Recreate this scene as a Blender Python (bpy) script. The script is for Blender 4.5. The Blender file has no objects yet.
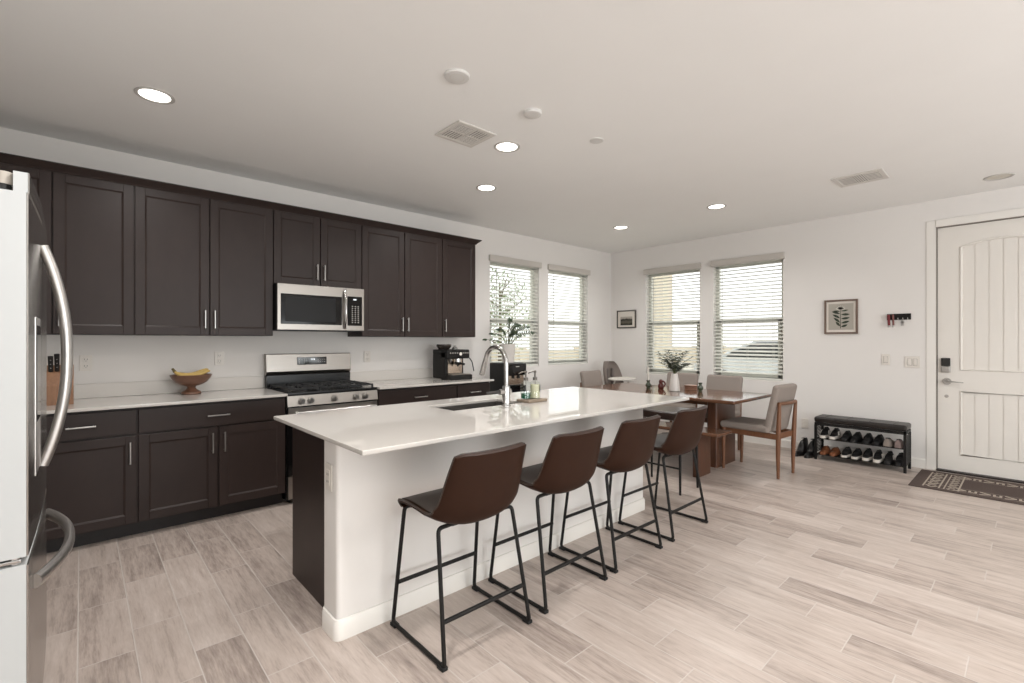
import bpy, bmesh, math, random
from mathutils import Vector, Matrix
random.seed(7)
PI = math.pi
S = bpy.context.scene
COL = S.collection

# ------------------------------------------------------------------ camera, sky, fill lights, exposure
cam = bpy.data.objects.new('camera', bpy.data.cameras.new('camera'))
COL.objects.link(cam)
cam.location = (0, 0, 1.31)
cam.rotation_euler = (PI/2, 0, -math.radians(42.243))
cam.data.lens = 16.66
cam.data.sensor_width = 36
cam.data.shift_y = -0.0004
cam.data.clip_start = 0.02
S.camera = cam

world = bpy.data.worlds.new('overcast_sky')
S.world = world
world.use_nodes = True
wb = world.node_tree.nodes['Background']
wb.inputs[0].default_value = (0.97, 1.0, 1.0, 1)
wb.inputs[1].default_value = 1.8

S.view_settings.view_transform = 'Standard'
S.view_settings.look = 'None'
S.view_settings.gamma = 1
S.view_settings.use_curve_mapping = False
S.view_settings.exposure = -0.11
S.cycles.use_denoising = True
S.cycles.denoiser = 'OPENIMAGEDENOISE'
S.cycles.sample_clamp_indirect = 6.0
S.cycles.max_bounces = 10
S.cycles.transparent_max_bounces = 24

def area_light(name, loc, rot, sx, sy, power, color):
    l = bpy.data.lights.new(name, 'AREA')
    l.shape = 'RECTANGLE'; l.size = sx; l.size_y = sy
    l.energy = power; l.color = color
    o = bpy.data.objects.new(name, l); COL.objects.link(o)
    o.location = loc; o.rotation_euler = rot
    return o
# added fill lights behind the camera, standing in for daylight from unseen openings
area_light('rear_fill_light', (2.6, -4.36, 1.25), (PI/2+1.05, 0, 0), 4.2, 2.3, 218, (0.94, 0.98, 1.0))
area_light('left_fill_light', (-2.56, -2.0, 1.45), (PI/2+1.0, 0, -PI/2), 2.8, 1.7, 95, (0.94, 0.98, 1.0))

# ------------------------------------------------------------------ materials
def lin(c):
    c = c / 255.0
    return c/12.92 if c <= 0.04045 else ((c+0.055)/1.055)**2.4
def rgb(r, g, b): return (lin(r), lin(g), lin(b), 1)

class NT:
    def __init__(s, name):
        s.m = bpy.data.materials.new(name); s.m.use_nodes = True
        s.t = s.m.node_tree; s.n = s.t.nodes; s.l = s.t.links
        s.b = s.n['Principled BSDF']; s.out = s.n['Material Output']
    def add(s, typ, **kw):
        x = s.n.new(typ)
        for k, v in kw.items(): setattr(x, k, v)
        return x
    def link(s, a, b): s.l.new(a, b)
    def val(s, sock, v):
        if hasattr(v, 'is_output') or isinstance(v, bpy.types.NodeSocket): s.l.new(v, sock)
        else: sock.default_value = v
    def math(s, op, a, b=0.0, c=None):
        x = s.n.new('ShaderNodeMath'); x.operation = op
        s.val(x.inputs[0], a); s.val(x.inputs[1], b)
        if c is not None: s.val(x.inputs[2], c)
        return x.outputs[0]
    def mix(s, f, a, b):
        x = s.n.new('ShaderNodeMix'); x.data_type = 'RGBA'
        s.val(x.inputs[0], f); s.val(x.inputs[6], a); s.val(x.inputs[7], b)
        return x.outputs[2]
    def coord(s, which='Object'):
        return s.n.new('ShaderNodeTexCoord').outputs[which]
    def noise(s, vec, scale, detail=3, rough=0.5):
        x = s.n.new('ShaderNodeTexNoise'); x.inputs['Scale'].default_value = scale
        x.inputs['Detail'].default_value = detail; x.inputs['Roughness'].default_value = rough
        s.l.new(vec, x.inputs['Vector']); return x.outputs['Fac']
    def mapping(s, vec, scale=(1,1,1), loc=(0,0,0), rot=(0,0,0)):
        x = s.n.new('ShaderNodeMapping'); s.l.new(vec, x.inputs[0])
        x.inputs['Scale'].default_value = scale; x.inputs['Location'].default_value = loc; x.inputs['Rotation'].default_value = rot
        return x.outputs[0]
    def bump(s, h, strength=0.2, dist=0.01):
        x = s.n.new('ShaderNodeBump'); x.inputs['Strength'].default_value = strength
        x.inputs['Distance'].default_value = dist; s.l.new(h, x.inputs['Height'])
        s.l.new(x.outputs[0], s.b.inputs['Normal'])

def plain(name, col, rough=0.5, metal=0.0, spec=0.5, var=0.06, vscale=8, bump=0.0, bscale=60, coat=0.0):
    t = NT(name)
    v = t.noise(t.coord(), vscale, 3)
    a = tuple(max(0, c*(1-var)) for c in col[:3]) + (1,)
    b = tuple(min(1, c*(1+var)) for c in col[:3]) + (1,)
    t.link(t.mix(v, a, b), t.b.inputs['Base Color'])
    t.b.inputs['Roughness'].default_value = rough; t.b.inputs['Metallic'].default_value = metal
    t.b.inputs['Specular IOR Level'].default_value = spec
    if coat: t.b.inputs['Coat Weight'].default_value = coat; t.b.inputs['Coat Roughness'].default_value = 0.1
    if bump: t.bump(t.noise(t.coord(), bscale, 2), bump, 0.004)
    return t.m

def brushed(name, col, rough=0.28, axis=2):
    t = NT(name)
    sc = [1, 1, 1]; sc[axis] = 60
    v = t.noise(t.mapping(t.coord(), tuple(sc)), 6, 3)
    t.link(t.mix(v, tuple(c*0.93 for c in col[:3])+(1,), tuple(min(1, c*1.05) for c in col[:3])+(1,)), t.b.inputs['Base Color'])
    t.link(t.math('MULTIPLY_ADD', v, 0.12, rough-0.06), t.b.inputs['Roughness'])
    t.b.inputs['Metallic'].default_value = 1
    return t.m

def wood(name, c1, c2, rough=0.45, axis=2, scale=5.0, stretch=9.0, spec=0.5):
    t = NT(name)
    sc = [stretch, stretch, stretch]; sc[axis] = 1.0
    mp = t.mapping(t.coord(), tuple(sc))
    n1 = t.noise(mp, scale, 5, 0.6)
    n2 = t.noise(mp, scale*3.1, 2)
    f = t.math('ADD', t.math('MULTIPLY', n1, 0.75), t.math('MULTIPLY', n2, 0.25))
    f = t.math('MULTIPLY_ADD', t.math('SUBTRACT', f, 0.5), 1.9, 0.5)
    x = t.n.new('ShaderNodeClamp'); t.link(f, x.inputs[0])
    t.link(t.mix(x.outputs[0], c1, c2), t.b.inputs['Base Color'])
    t.b.inputs['Roughness'].default_value = rough; t.b.inputs['Specular IOR Level'].default_value = spec
    t.bump(n2, 0.08, 0.002)
    return t.m

def emit(name, col, strength):
    t = NT(name)
    t.b.inputs['Base Color'].default_value = col
    t.b.inputs['Emission Color'].default_value = col
    t.b.inputs['Emission Strength'].default_value = strength
    return t.m

def pane_glass(name, tint=(1,1,1,1), refl=0.08):
    t = NT(name)
    t.n.remove(t.b)
    tr = t.add('ShaderNodeBsdfTransparent'); tr.inputs[0].default_value = tint
    gl = t.add('ShaderNodeBsdfGlossy'); gl.inputs['Roughness'].default_value = 0.02
    lw = t.add('ShaderNodeLayerWeight'); lw.inputs[0].default_value = 0.5
    mx = t.add('ShaderNodeMixShader')
    t.link(t.math('MULTIPLY_ADD', t.math('POWER', lw.outputs['Facing'], 5.0), 0.7, refl), mx.inputs[0]); t.link(tr.outputs[0], mx.inputs[1]); t.link(gl.outputs[0], mx.inputs[2])
    t.link(mx.outputs[0], t.out.inputs[0])
    return t.m

def floor_material():
    t = NT('wood_look_tile')
    pos = t.add('ShaderNodeNewGeometry').outputs['Position']
    sx = t.add('ShaderNodeSeparateXYZ'); t.link(pos, sx.inputs[0])
    PX, LY, D, X0, Y0 = 0.1829, 0.550, 0.18333, -0.012, 3.664
    u = t.math('DIVIDE', t.math('SUBTRACT', sx.outputs[0], X0), PX)
    i = t.math('FLOOR', u)
    fu = t.math('SUBTRACT', u, i)
    v = t.math('DIVIDE', t.math('SUBTRACT', t.math('SUBTRACT', sx.outputs[1], Y0), t.math('MULTIPLY', i, D)), LY)
    j = t.math('FLOOR', v)
    fv = t.math('SUBTRACT', v, j)
    du = t.math('MULTIPLY', t.math('MINIMUM', fu, t.math('SUBTRACT', 1.0, fu)), PX)
    dv = t.math('MULTIPLY', t.math('MINIMUM', fv, t.math('SUBTRACT', 1.0, fv)), LY)
    d = t.math('MINIMUM', du, dv)
    gm = t.add('ShaderNodeMapRange'); gm.inputs['From Min'].default_value = 0.0016; gm.inputs['From Max'].default_value = 0.0030
    gm.inputs['To Min'].default_value = 1; gm.inputs['To Max'].default_value = 0
    t.link(d, gm.inputs['Value']); grout = gm.outputs[0]
    cx = t.add('ShaderNodeCombineXYZ'); t.link(i, cx.inputs[0]); t.link(j, cx.inputs[1])
    wn = t.add('ShaderNodeTexWhiteNoise'); wn.noise_dimensions = '3D'; t.link(cx.outputs[0], wn.inputs['Vector'])
    r = wn.outputs['Value']
    # grain that runs along each tile, shifted tile by tile
    cz = t.add('ShaderNodeCombineXYZ')
    t.link(t.math('MULTIPLY', sx.outputs[0], 1.0), cz.inputs[0])
    t.link(t.math('MULTIPLY', sx.outputs[1], 0.10), cz.inputs[1])
    t.link(t.math('MULTIPLY', r, 40.0), cz.inputs[2])
    g1 = t.noise(cz.outputs[0], 40, 6, 0.66)
    g2 = t.noise(cz.outputs[0], 150, 4, 0.65)
    blotch = t.noise(cz.outputs[0], 9, 4, 0.6)
    f = t.math('ADD', t.math('MULTIPLY', g1, 0.46), t.math('ADD', t.math('MULTIPLY', blotch, 0.34), t.math('MULTIPLY', g2, 0.24)))
    f = t.math('ADD', t.math('MULTIPLY', t.math('SUBTRACT', f, 0.52), 2.6), t.math('MULTIPLY_ADD', r, 0.32, 0.30))
    cl = t.n.new('ShaderNodeClamp'); t.link(f, cl.inputs[0])
    ramp = t.add('ShaderNodeValToRGB'); t.link(cl.outputs[0], ramp.inputs[0])
    e = ramp.color_ramp.elements
    e[0].position = 0.0; e[0].color = rgb(134, 121, 114)
    e[1].position = 1.0; e[1].color = rgb(203, 191, 183)
    m = ramp.color_ramp.elements.new(0.45); m.color = rgb(181, 167, 158)
    t.link(t.mix(grout, ramp.outputs[0], rgb(196, 187, 180)), t.b.inputs['Base Color'])
    t.link(t.math('MULTIPLY_ADD', grout, 0.3, 0.34), t.b.inputs['Roughness'])
    t.b.inputs['Specular IOR Level'].default_value = 0.45
    h = t.math('ADD', t.math('MULTIPLY', grout, -1.0), t.math('MULTIPLY', g1, 0.12))
    t.bump(h, 0.35, 0.003)
    return t.m

def wall_material(name, col, bump=0.06):
    t = NT(name)
    pos = t.add('ShaderNodeNewGeometry').outputs['Position']
    v = t.noise(pos, 3.0, 2)
    t.link(t.mix(v, tuple(c*0.985 for c in col[:3])+(1,), tuple(min(1, c*1.012) for c in col[:3])+(1,)), t.b.inputs['Base Color'])
    t.b.inputs['Roughness'].default_value = 0.85
    t.b.inputs['Specular IOR Level'].default_value = 0.25
    t.bump(t.noise(pos, 55, 3), bump, 0.003)
    return t.m

def rug_material(L, W):
    # dark woven mat with cream borders; object x across (0..W), y along (0..L), both measured from the mat's corner
    t = NT('mat_weave')
    s = t.add('ShaderNodeSeparateXYZ'); t.link(t.coord(), s.inputs[0])
    x, y = s.outputs[0], s.outputs[1]
    def band(v, a, b): return t.math('MULTIPLY', t.math('GREATER_THAN', v, a), t.math('LESS_THAN', v, b))
    def OR(a, b): return t.math('MAXIMUM', a, b)
    def AND(a, b): return t.math('MULTIPLY', a, b)
    ex = t.math('MINIMUM', x, t.math('SUBTRACT', W, x))
    ey = t.math('MINIMUM', y, t.math('SUBTRACT', L, y))
    def motif(q, p, per):   # q along the border, p across it (0..1): little key blocks and arrow heads
        k = t.math('FRACT', t.math('DIVIDE', q, per))
        a = AND(band(k, 0.06, 0.42), band(p, 0.16, 0.84))
        hole = AND(band(k, 0.17, 0.31), band(p, 0.36, 0.84))
        zig = t.math('ABSOLUTE', t.math('SUBTRACT', t.math('ABSOLUTE', t.math('SUBTRACT', p, 0.5)), t.math('MULTIPLY', t.math('SUBTRACT', k, 0.5), 0.95)))
        c = AND(band(k, 0.5, 0.96), t.math('LESS_THAN', zig, 0.13))
        return OR(AND(a, t.math('SUBTRACT', 1.0, hole)), c)
    side = AND(motif(y, t.math('DIVIDE', t.math('SUBTRACT', ex, 0.075), 0.105), 0.15), AND(band(ex, 0.075, 0.18), t.math('GREATER_THAN', ey, 0.30)))
    e1 = AND(motif(x, t.math('DIVIDE', t.math('SUBTRACT', ey, 0.105), 0.085), 0.13), AND(band(ey, 0.105, 0.19), t.math('GREATER_THAN', ex, 0.06)))
    e2 = AND(motif(x, t.math('DIVIDE', t.math('SUBTRACT', ey, 0.245), 0.07), 0.10), AND(band(ey, 0.245, 0.315), t.math('GREATER_THAN', ex, 0.06)))
    lines = OR(OR(band(ey, 0.088, 0.100), band(ey, 0.194, 0.206)), OR(band(ey, 0.228, 0.238), band(ey, 0.32, 0.332)))
    lines = AND(lines, t.math('GREATER_THAN', ex, 0.06))
    lines2 = AND(OR(band(ex, 0.062, 0.070), band(ex, 0.185, 0.193)), t.math('GREATER_THAN', ey, 0.20))
    pat = OR(OR(OR(e1, e2), side), OR(lines, AND(lines2, 0.55)))
    n = t.noise(t.coord(), 180, 2)
    pat = AND(pat, t.math('MULTIPLY_ADD', n, 0.5, 0.6))
    cl = t.n.new('ShaderNodeClamp'); t.link(pat, cl.inputs[0])
    base = t.mix(n, rgb(74, 64, 61), rgb(98, 86, 81))
    t.link(t.mix(cl.outputs[0], base, rgb(178, 167, 154)), t.b.inputs['Base Color'])
    t.b.inputs['Roughness'].default_value = 0.95; t.b.inputs['Specular IOR Level'].default_value = 0.1
    t.bump(n, 0.4, 0.004)
    return t.m

M = {}
M['floor'] = floor_material()
M['wall'] = wall_material('wall_paint', rgb(229, 225, 221))
M['ceiling'] = wall_material('ceiling_paint', rgb(243, 242, 240), 0.05)
M['trim'] = plain('white_trim_paint', rgb(232, 228, 222), 0.4, var=0.01)
M['door_paint'] = plain('door_paint', rgb(229, 224, 217), 0.42, var=0.01)
M['cab'] = wood('dark_stained_cabinet', rgb(43, 33, 30), rgb(52, 41, 38), 0.42, 2, 3.0, 2.2, 0.3)
M['cab_h'] = wood('dark_stained_drawer', rgb(43, 33, 30), rgb(52, 41, 38), 0.42, 0, 3.0, 2.2, 0.3)
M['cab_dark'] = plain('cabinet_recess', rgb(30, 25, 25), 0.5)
M['quartz'] = plain('white_quartz', rgb(200, 195, 189), 0.03, spec=0.55, var=0.015, vscale=5)
M['quartz_honed'] = plain('honed_quartz', rgb(218, 213, 207), 0.45, spec=0.3, var=0.015, vscale=5)
M['steel'] = brushed('brushed_steel', (0.33, 0.305, 0.28), 0.32, 2)
M['fridge_steel'] = brushed('fridge_steel', (0.42, 0.40, 0.38), 0.22, 2)
M['fridge_side'] = plain('fridge_side_paint', rgb(192, 194, 194), 0.42, 0.0, var=0.01)
M['fridge_handle'] = plain('fridge_handle_steel', (0.62, 0.60, 0.58, 1), 0.36, 1.0, var=0.02)
M['chrome'] = plain('chrome', (0.52, 0.51, 0.50, 1), 0.17, 1.0, var=0.01)
M['nickel'] = plain('satin_nickel', (0.46, 0.445, 0.43, 1), 0.30, 1.0, var=0.02)
M['black_gloss'] = plain('black_gloss', rgb(16, 15, 16), 0.06, spec=0.5, var=0.1)
M['black_glass'] = plain('black_glass', rgb(16, 15, 15), 0.08, spec=0.25, var=0.05)
M['black_enamel'] = plain('black_enamel', rgb(22, 22, 23), 0.22, var=0.1)
M['cast_iron'] = plain('cast_iron', rgb(26, 26, 27), 0.55, var=0.15, vscale=40, bump=0.2, bscale=150)
M['black_metal'] = plain('black_metal', rgb(20, 18, 17), 0.5, 0.0, spec=0.3, var=0.08)
M['black_plastic'] = plain('black_plastic', rgb(24, 23, 23), 0.4, var=0.06)
M['rubber'] = plain('black_rubber', rgb(20, 19, 19), 0.8)
M['leather'] = plain('brown_leather', rgb(46, 25, 14), 0.5, spec=0.18, var=0.10, vscale=14, bump=0.12, bscale=140)
M['leather_in'] = plain('grey_brown_leather', rgb(56, 46, 40), 0.42, spec=0.4, var=0.08, vscale=14, bump=0.1, bscale=140)  # greyer brown for the seat pad and piping
M['dark_leather'] = plain('dark_leather', rgb(48, 37, 32), 0.3, spec=0.5, var=0.1, bump=0.1, bscale=140)
M['bench_leather'] = plain('bench_leather', rgb(34, 29, 27), 0.36, spec=0.4, var=0.1, bump=0.1, bscale=120)
M['walnut'] = wood('walnut', rgb(68, 42, 30), rgb(98, 63, 44), 0.32, 2, 6.0, 7.0)
M['walnut_y'] = wood('walnut_table_top', rgb(82, 55, 41), rgb(114, 80, 60), 0.09, 1, 5.0, 7.0)
M['chair_wood'] = wood('chair_wood', rgb(98, 64, 44), rgb(130, 88, 62), 0.4, 2, 6.0, 7.0)
M['fabric'] = plain('grey_fabric', rgb(146, 136, 129), 0.95, spec=0.1, var=0.07, vscale=120, bump=0.25, bscale=420)
M['fabric_dark'] = plain('taupe_fabric', rgb(132, 122, 116), 0.95, spec=0.1, var=0.07, vscale=120, bump=0.25, bscale=420)
M['white_plastic'] = plain('white_plastic', rgb(226, 221, 213), 0.35, var=0.01)
M['plate_white'] = plain('switch_plate_white', rgb(222, 216, 208), 0.35, var=0.01)
M['slot'] = plain('outlet_slot', rgb(70, 64, 60), 0.6)
M['blind'] = plain('blind_slat', rgb(226, 226, 218), 0.45, var=0.01)
M['valance'] = plain('blind_valance', rgb(198, 192, 185), 0.5, var=0.01)
M['pump'] = plain('pump_metal', (0.16, 0.145, 0.13, 1), 0.3, 1.0)
M['detector'] = plain('detector_plastic', rgb(218, 216, 213), 0.5, var=0.01)
M['cord'] = plain('blind_cord', rgb(196, 194, 186), 0.8)
M['vinyl'] = plain('window_vinyl', rgb(214, 214, 206), 0.45, var=0.01)
M['pane'] = pane_glass('window_pane', refl=0.05)
M['clear'] = pane_glass('bottle_glass', (0.93, 0.955, 0.945, 1), 0.07)
M['lens'] = emit('lamp_lens', (1.0, 0.965, 0.90, 1), 6.0)
M['off_lens'] = plain('unlit_lens', rgb(206, 200, 188), 0.4)
M['vent'] = plain('vent_metal', rgb(216, 212, 206), 0.5, var=0.01)
M['vent_dark'] = plain('vent_duct', rgb(84, 80, 77), 0.8)
M['leaf'] = plain('leaf_green', rgb(54, 72, 46), 0.38, var=0.25, vscale=20)
M['leaf_grey'] = plain('olive_leaf', rgb(58, 68, 54), 0.5, var=0.25, vscale=20)
M['stem'] = plain('plant_stem', rgb(86, 92, 58), 0.6)
M['ceramic'] = plain('white_ceramic', rgb(222, 216, 210), 0.32, var=0.01)
M['soil'] = plain('potting_soil', rgb(52, 42, 34), 0.95, var=0.3, vscale=60)
M['bowl_wood'] = wood('bowl_wood', rgb(92, 62, 48), rgb(128, 92, 72), 0.32, 0, 8.0, 4.0)
M['board_wood'] = wood('board_wood', rgb(118, 104, 90), rgb(154, 138, 120), 0.5, 0, 6.0, 8.0)
M['block_wood'] = wood('knife_block_wood', rgb(118, 82, 58), rgb(150, 110, 80), 0.4, 2, 6.0, 8.0)
M['banana'] = plain('banana_peel', rgb(190, 160, 92), 0.5, var=0.12, vscale=30)
M['banana_tip'] = plain('banana_stem', rgb(96, 84, 48), 0.6)
M['green_liquid'] = plain('green_soap', rgb(28, 92, 68), 0.1)
M['pale_liquid'] = plain('pale_soap', rgb(206, 200, 170), 0.15)
M['label_dark'] = plain('dark_label', rgb(70, 84, 78), 0.6)
M['green_glass'] = plain('green_glass', rgb(62, 70, 54), 0.08, spec=0.7, var=0.1)
M['wax'] = plain('white_wax', rgb(220, 214, 204), 0.5, var=0.01)
M['oxblood'] = plain('oxblood_glaze', rgb(98, 48, 42), 0.25, var=0.15)
M['box_wood'] = wood('small_box_wood', rgb(128, 92, 74), rgb(164, 124, 102), 0.4, 1, 8.0, 5.0)
M['screen'] = plain('display_glass', rgb(18, 18, 20), 0.08)
M['digits'] = emit('display_digits', (0.75, 0.80, 0.82, 1), 0.7)
M['mark'] = plain('pale_print', rgb(176, 172, 166), 0.5)
M['frame_dark'] = wood('dark_picture_frame', rgb(52, 46, 42), rgb(72, 64, 58), 0.4, 2, 8, 6)
M['frame_brown'] = wood('brown_picture_frame', rgb(98, 80, 70), rgb(124, 104, 92), 0.4, 2, 8, 6)
M['mat_board'] = plain('mat_board', rgb(218, 211, 202), 0.9, var=0.01)
M['print_grey'] = plain('grey_print_paper', rgb(170, 164, 154), 0.9, var=0.03)
M['print_leaf'] = plain('printed_leaf', rgb(52, 60, 48), 0.9, var=0.1)
M['print_pale'] = plain('printed_flower', rgb(206, 202, 192), 0.9, var=0.02)
M['red_strap'] = plain('red_strap', rgb(112, 40, 44), 0.7)
M['grey_strap'] = plain('maroon_strap', rgb(112, 70, 66), 0.7)
M['threshold'] = plain('dark_threshold', rgb(36, 29, 27), 0.5)
M['weather'] = plain('weatherstrip', rgb(140, 132, 125), 0.8)
M['lamp_trim'] = plain('lamp_trim', rgb(188, 184, 179), 0.4, var=0.01)
M['tan_steel'] = plain('warm_steel', (0.66, 0.57, 0.48, 1), 0.2, 1.0)

def print_landscape():
    t = NT('landscape_print')
    s = t.add('ShaderNodeSeparateXYZ'); t.link(t.coord('Generated'), s.inputs[0])
    n = t.noise(t.coord('Generated'), 5, 4)
    z = t.math('ADD', s.outputs[2], t.math('MULTIPLY', t.math('SUBTRACT', n, 0.5), 0.35))
    r = t.add('ShaderNodeValToRGB'); t.link(z, r.inputs[0])
    e = r.color_ramp.elements
    e[0].position = 0.0; e[0].color = rgb(60, 58, 50)
    e[1].position = 0.86; e[1].color = rgb(176, 168, 158)
    for p, c in ((0.18, rgb(52, 50, 44)), (0.28, rgb(96, 92, 80)), (0.5, rgb(86, 82, 72)), (0.58, rgb(48, 46, 42)), (0.70, rgb(66, 62, 58)), (0.76, rgb(150, 142, 134))):
        x = e.new(p); x.color = c
    t.link(r.outputs[0], t.b.inputs['Base Color']); t.b.inputs['Roughness'].default_value = 0.9
    return t.m
M['landscape'] = print_landscape()

# ------------------------------------------------------------------ mesh building
WL = {}                                     # world position of each thing's base
class MB:
    def __init__(s): s.v = []; s.f = []; s.bev = False
    def _add(s, vs, fs):
        o = len(s.v); s.v += [tuple(v) for v in vs]; s.f += [tuple(i+o for i in f) for f in fs]
        return s
    def box(s, x0, x1, y0, y1, z0, z1, bev=0.0, seg=2):
        x0, x1 = min(x0, x1), max(x0, x1); y0, y1 = min(y0, y1), max(y0, y1); z0, z1 = min(z0, z1), max(z0, z1)
        if bev <= 0:
            vs = [(x0,y0,z0),(x1,y0,z0),(x1,y1,z0),(x0,y1,z0),(x0,y0,z1),(x1,y0,z1),(x1,y1,z1),(x0,y1,z1)]
            return s._add(vs, [(0,3,2,1),(4,5,6,7),(0,1,5,4),(1,2,6,5),(2,3,7,6),(3,0,4,7)])
        s.bev = True
        b = bmesh.new(); bmesh.ops.create_cube(b, size=1)
        for v in b.verts:
            v.co = Vector((x0+(v.co.x+.5)*(x1-x0), y0+(v.co.y+.5)*(y1-y0), z0+(v.co.z+.5)*(z1-z0)))
        bev = min(bev, 0.49*min(x1-x0, y1-y0, z1-z0))
        bmesh.ops.bevel(b, geom=b.edges[:], offset=bev, segments=seg, profile=0.5, affect='EDGES', clamp_overlap=True)
        return s.bm(b)
    def bm(s, b, mat=None):
        b.verts.ensure_lookup_table(); b.verts.index_update()
        vs = [(mat @ v.co if mat else v.co.copy()) for v in b.verts]
        fs = [[v.index for v in f.verts] for f in b.faces]
        b.free(); return s._add(vs, fs)
    def tube(s, pts, r, seg=10, closed=False, caps=True, squash=None):
        pts = [Vector(p) for p in pts]; n = len(pts)
        rs = r if isinstance(r, (list, tuple)) else [r]*n
        tan = []
        for i in range(n):
            if closed: d = pts[(i+1) % n]-pts[(i-1) % n]
            else: d = pts[min(i+1, n-1)]-pts[max(i-1, 0)]
            tan.append(d.normalized() if d.length > 1e-9 else Vector((0,0,1)))
        up = Vector((0,0,1)) if abs(tan[0].z) < 0.9 else Vector((1,0,0))
        nrm = (up - tan[0]*up.dot(tan[0])).normalized()
        vs = []
        for i in range(n):
            nrm = (nrm - tan[i]*nrm.dot(tan[i])).normalized()
            bi = tan[i].cross(nrm)
            for k in range(seg):
                a = 2*PI*k/seg
                p, q = (math.cos(a), math.sin(a))
                if squash: p *= squash[0]; q *= squash[1]
                vs.append(pts[i] + (nrm*p + bi*q)*rs[i])
        fs = []
        for i in range(n if closed else n-1):
            for k in range(seg):
                a, b2 = i*seg+k, i*seg+(k+1) % seg
                c, d = ((i+1) % n)*seg+(k+1) % seg, ((i+1) % n)*seg+k
                fs.append((a, b2, c, d))
        if caps and not closed:
            fs.append(tuple(reversed(range(seg)))); fs.append(tuple((n-1)*seg+k for k in range(seg)))
        return s._add(vs, fs)
    def cyl(s, p0, p1, r0, r1=None, seg=20): return s.tube([p0, p1], [r0, r0 if r1 is None else r1], seg)
    def lathe(s, prof, c=(0,0,0), seg=32, sx=1.0, sy=1.0, cap0=True, cap1=True):
        n = len(prof); vs = []; fs = []
        for (r, z) in prof:
            for k in range(seg):
                a = 2*PI*k/seg
                vs.append((c[0]+sx*r*math.cos(a), c[1]+sy*r*math.sin(a), c[2]+z))
        for i in range(n-1):
            for k in range(seg):
                fs.append((i*seg+k, i*seg+(k+1) % seg, (i+1)*seg+(k+1) % seg, (i+1)*seg+k))
        if cap0: fs.append(tuple(reversed(range(seg))))
        if cap1: fs.append(tuple((n-1)*seg+k for k in range(seg)))
        return s._add(vs, fs)
    def prism(s, poly, axis, a0, a1):
        # poly: 2D points in the two other axes, extruded along axis from a0 to a1
        n = len(poly); vs = []
        for a in (a0, a1):
            for p in poly:
                q = list(p); q.insert(axis, a); vs.append(tuple(q))
        fs = [tuple(range(n)), tuple(range(2*n-1, n-1, -1))]
        for k in range(n): fs.append((k, (k+1) % n, n+(k+1) % n, n+k))
        return s._add(vs, fs)
    def grid(s, P):
        # P[i][j] points; open sheet
        n, m = len(P), len(P[0]); vs = [p for r in P for p in r]
        fs = [(i*m+j, i*m+j+1, (i+1)*m+j+1, (i+1)*m+j) for i in range(n-1) for j in range(m-1)]
        return s._add(vs, fs)
    def shell(s, A, B):
        # closed shell between two point grids of the same size
        n, m = len(A), len(A[0]); k = n*m
        vs = [p for r in A for p in r]+[p for r in B for p in r]
        fs = []
        for i in range(n-1):
            for j in range(m-1):
                fs.append((i*m+j, i*m+j+1, (i+1)*m+j+1, (i+1)*m+j))
                fs.append((k+i*m+j, k+(i+1)*m+j, k+(i+1)*m+j+1, k+i*m+j+1))
        ring = [(0, j) for j in range(m)]+[(i, m-1) for i in range(1, n)]+[(n-1, j) for j in range(m-2, -1, -1)]+[(i, 0) for i in range(n-2, 0, -1)]
        for q in range(len(ring)):
            a = ring[q]; b = ring[(q+1) % len(ring)]
            fs.append((a[0]*m+a[1], k+a[0]*m+a[1], k+b[0]*m+b[1], b[0]*m+b[1]))
        return s._add(vs, fs)
    def ball(s, c, rx, ry=None, rz=None, u=16, v=10):
        b = bmesh.new(); bmesh.ops.create_uvsphere(b, u_segments=u, v_segments=v, radius=1)
        ry = ry or rx; rz = rz or rx
        return s.bm(b, Matrix.Translation(c) @ Matrix.Diagonal((rx, ry, rz, 1)))
    def xf(s, mat): s.v = [tuple(mat @ Vector(v)) for v in s.v]; return s
    def build(s, name, mat, parent=None, loc=None, smooth=True, angle=35, mats=None, fix=True):
        base = Vector(loc) if loc is not None else (WL[parent.name] if parent else Vector((0,0,0)))
        me = bpy.data.meshes.new(name)
        me.from_pydata([tuple(Vector(v)-base) for v in s.v], [], s.f)
        if fix:
            b = bmesh.new(); b.from_mesh(me); bmesh.ops.recalc_face_normals(b, faces=b.faces[:]); b.to_mesh(me); b.free()
        if smooth:
            me.shade_smooth(); me.set_sharp_from_angle(angle=math.radians(angle))
        me.materials.append(M[mat] if isinstance(mat, str) else mat)
        o = bpy.data.objects.new(name, me); COL.objects.link(o)
        if smooth and s.bev:
            wm = o.modifiers.new('weighted_normals', 'WEIGHTED_NORMAL'); wm.keep_sharp = True
        if parent: o.parent = parent
        else: o.location = base
        WL[o.name] = base
        return o

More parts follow.
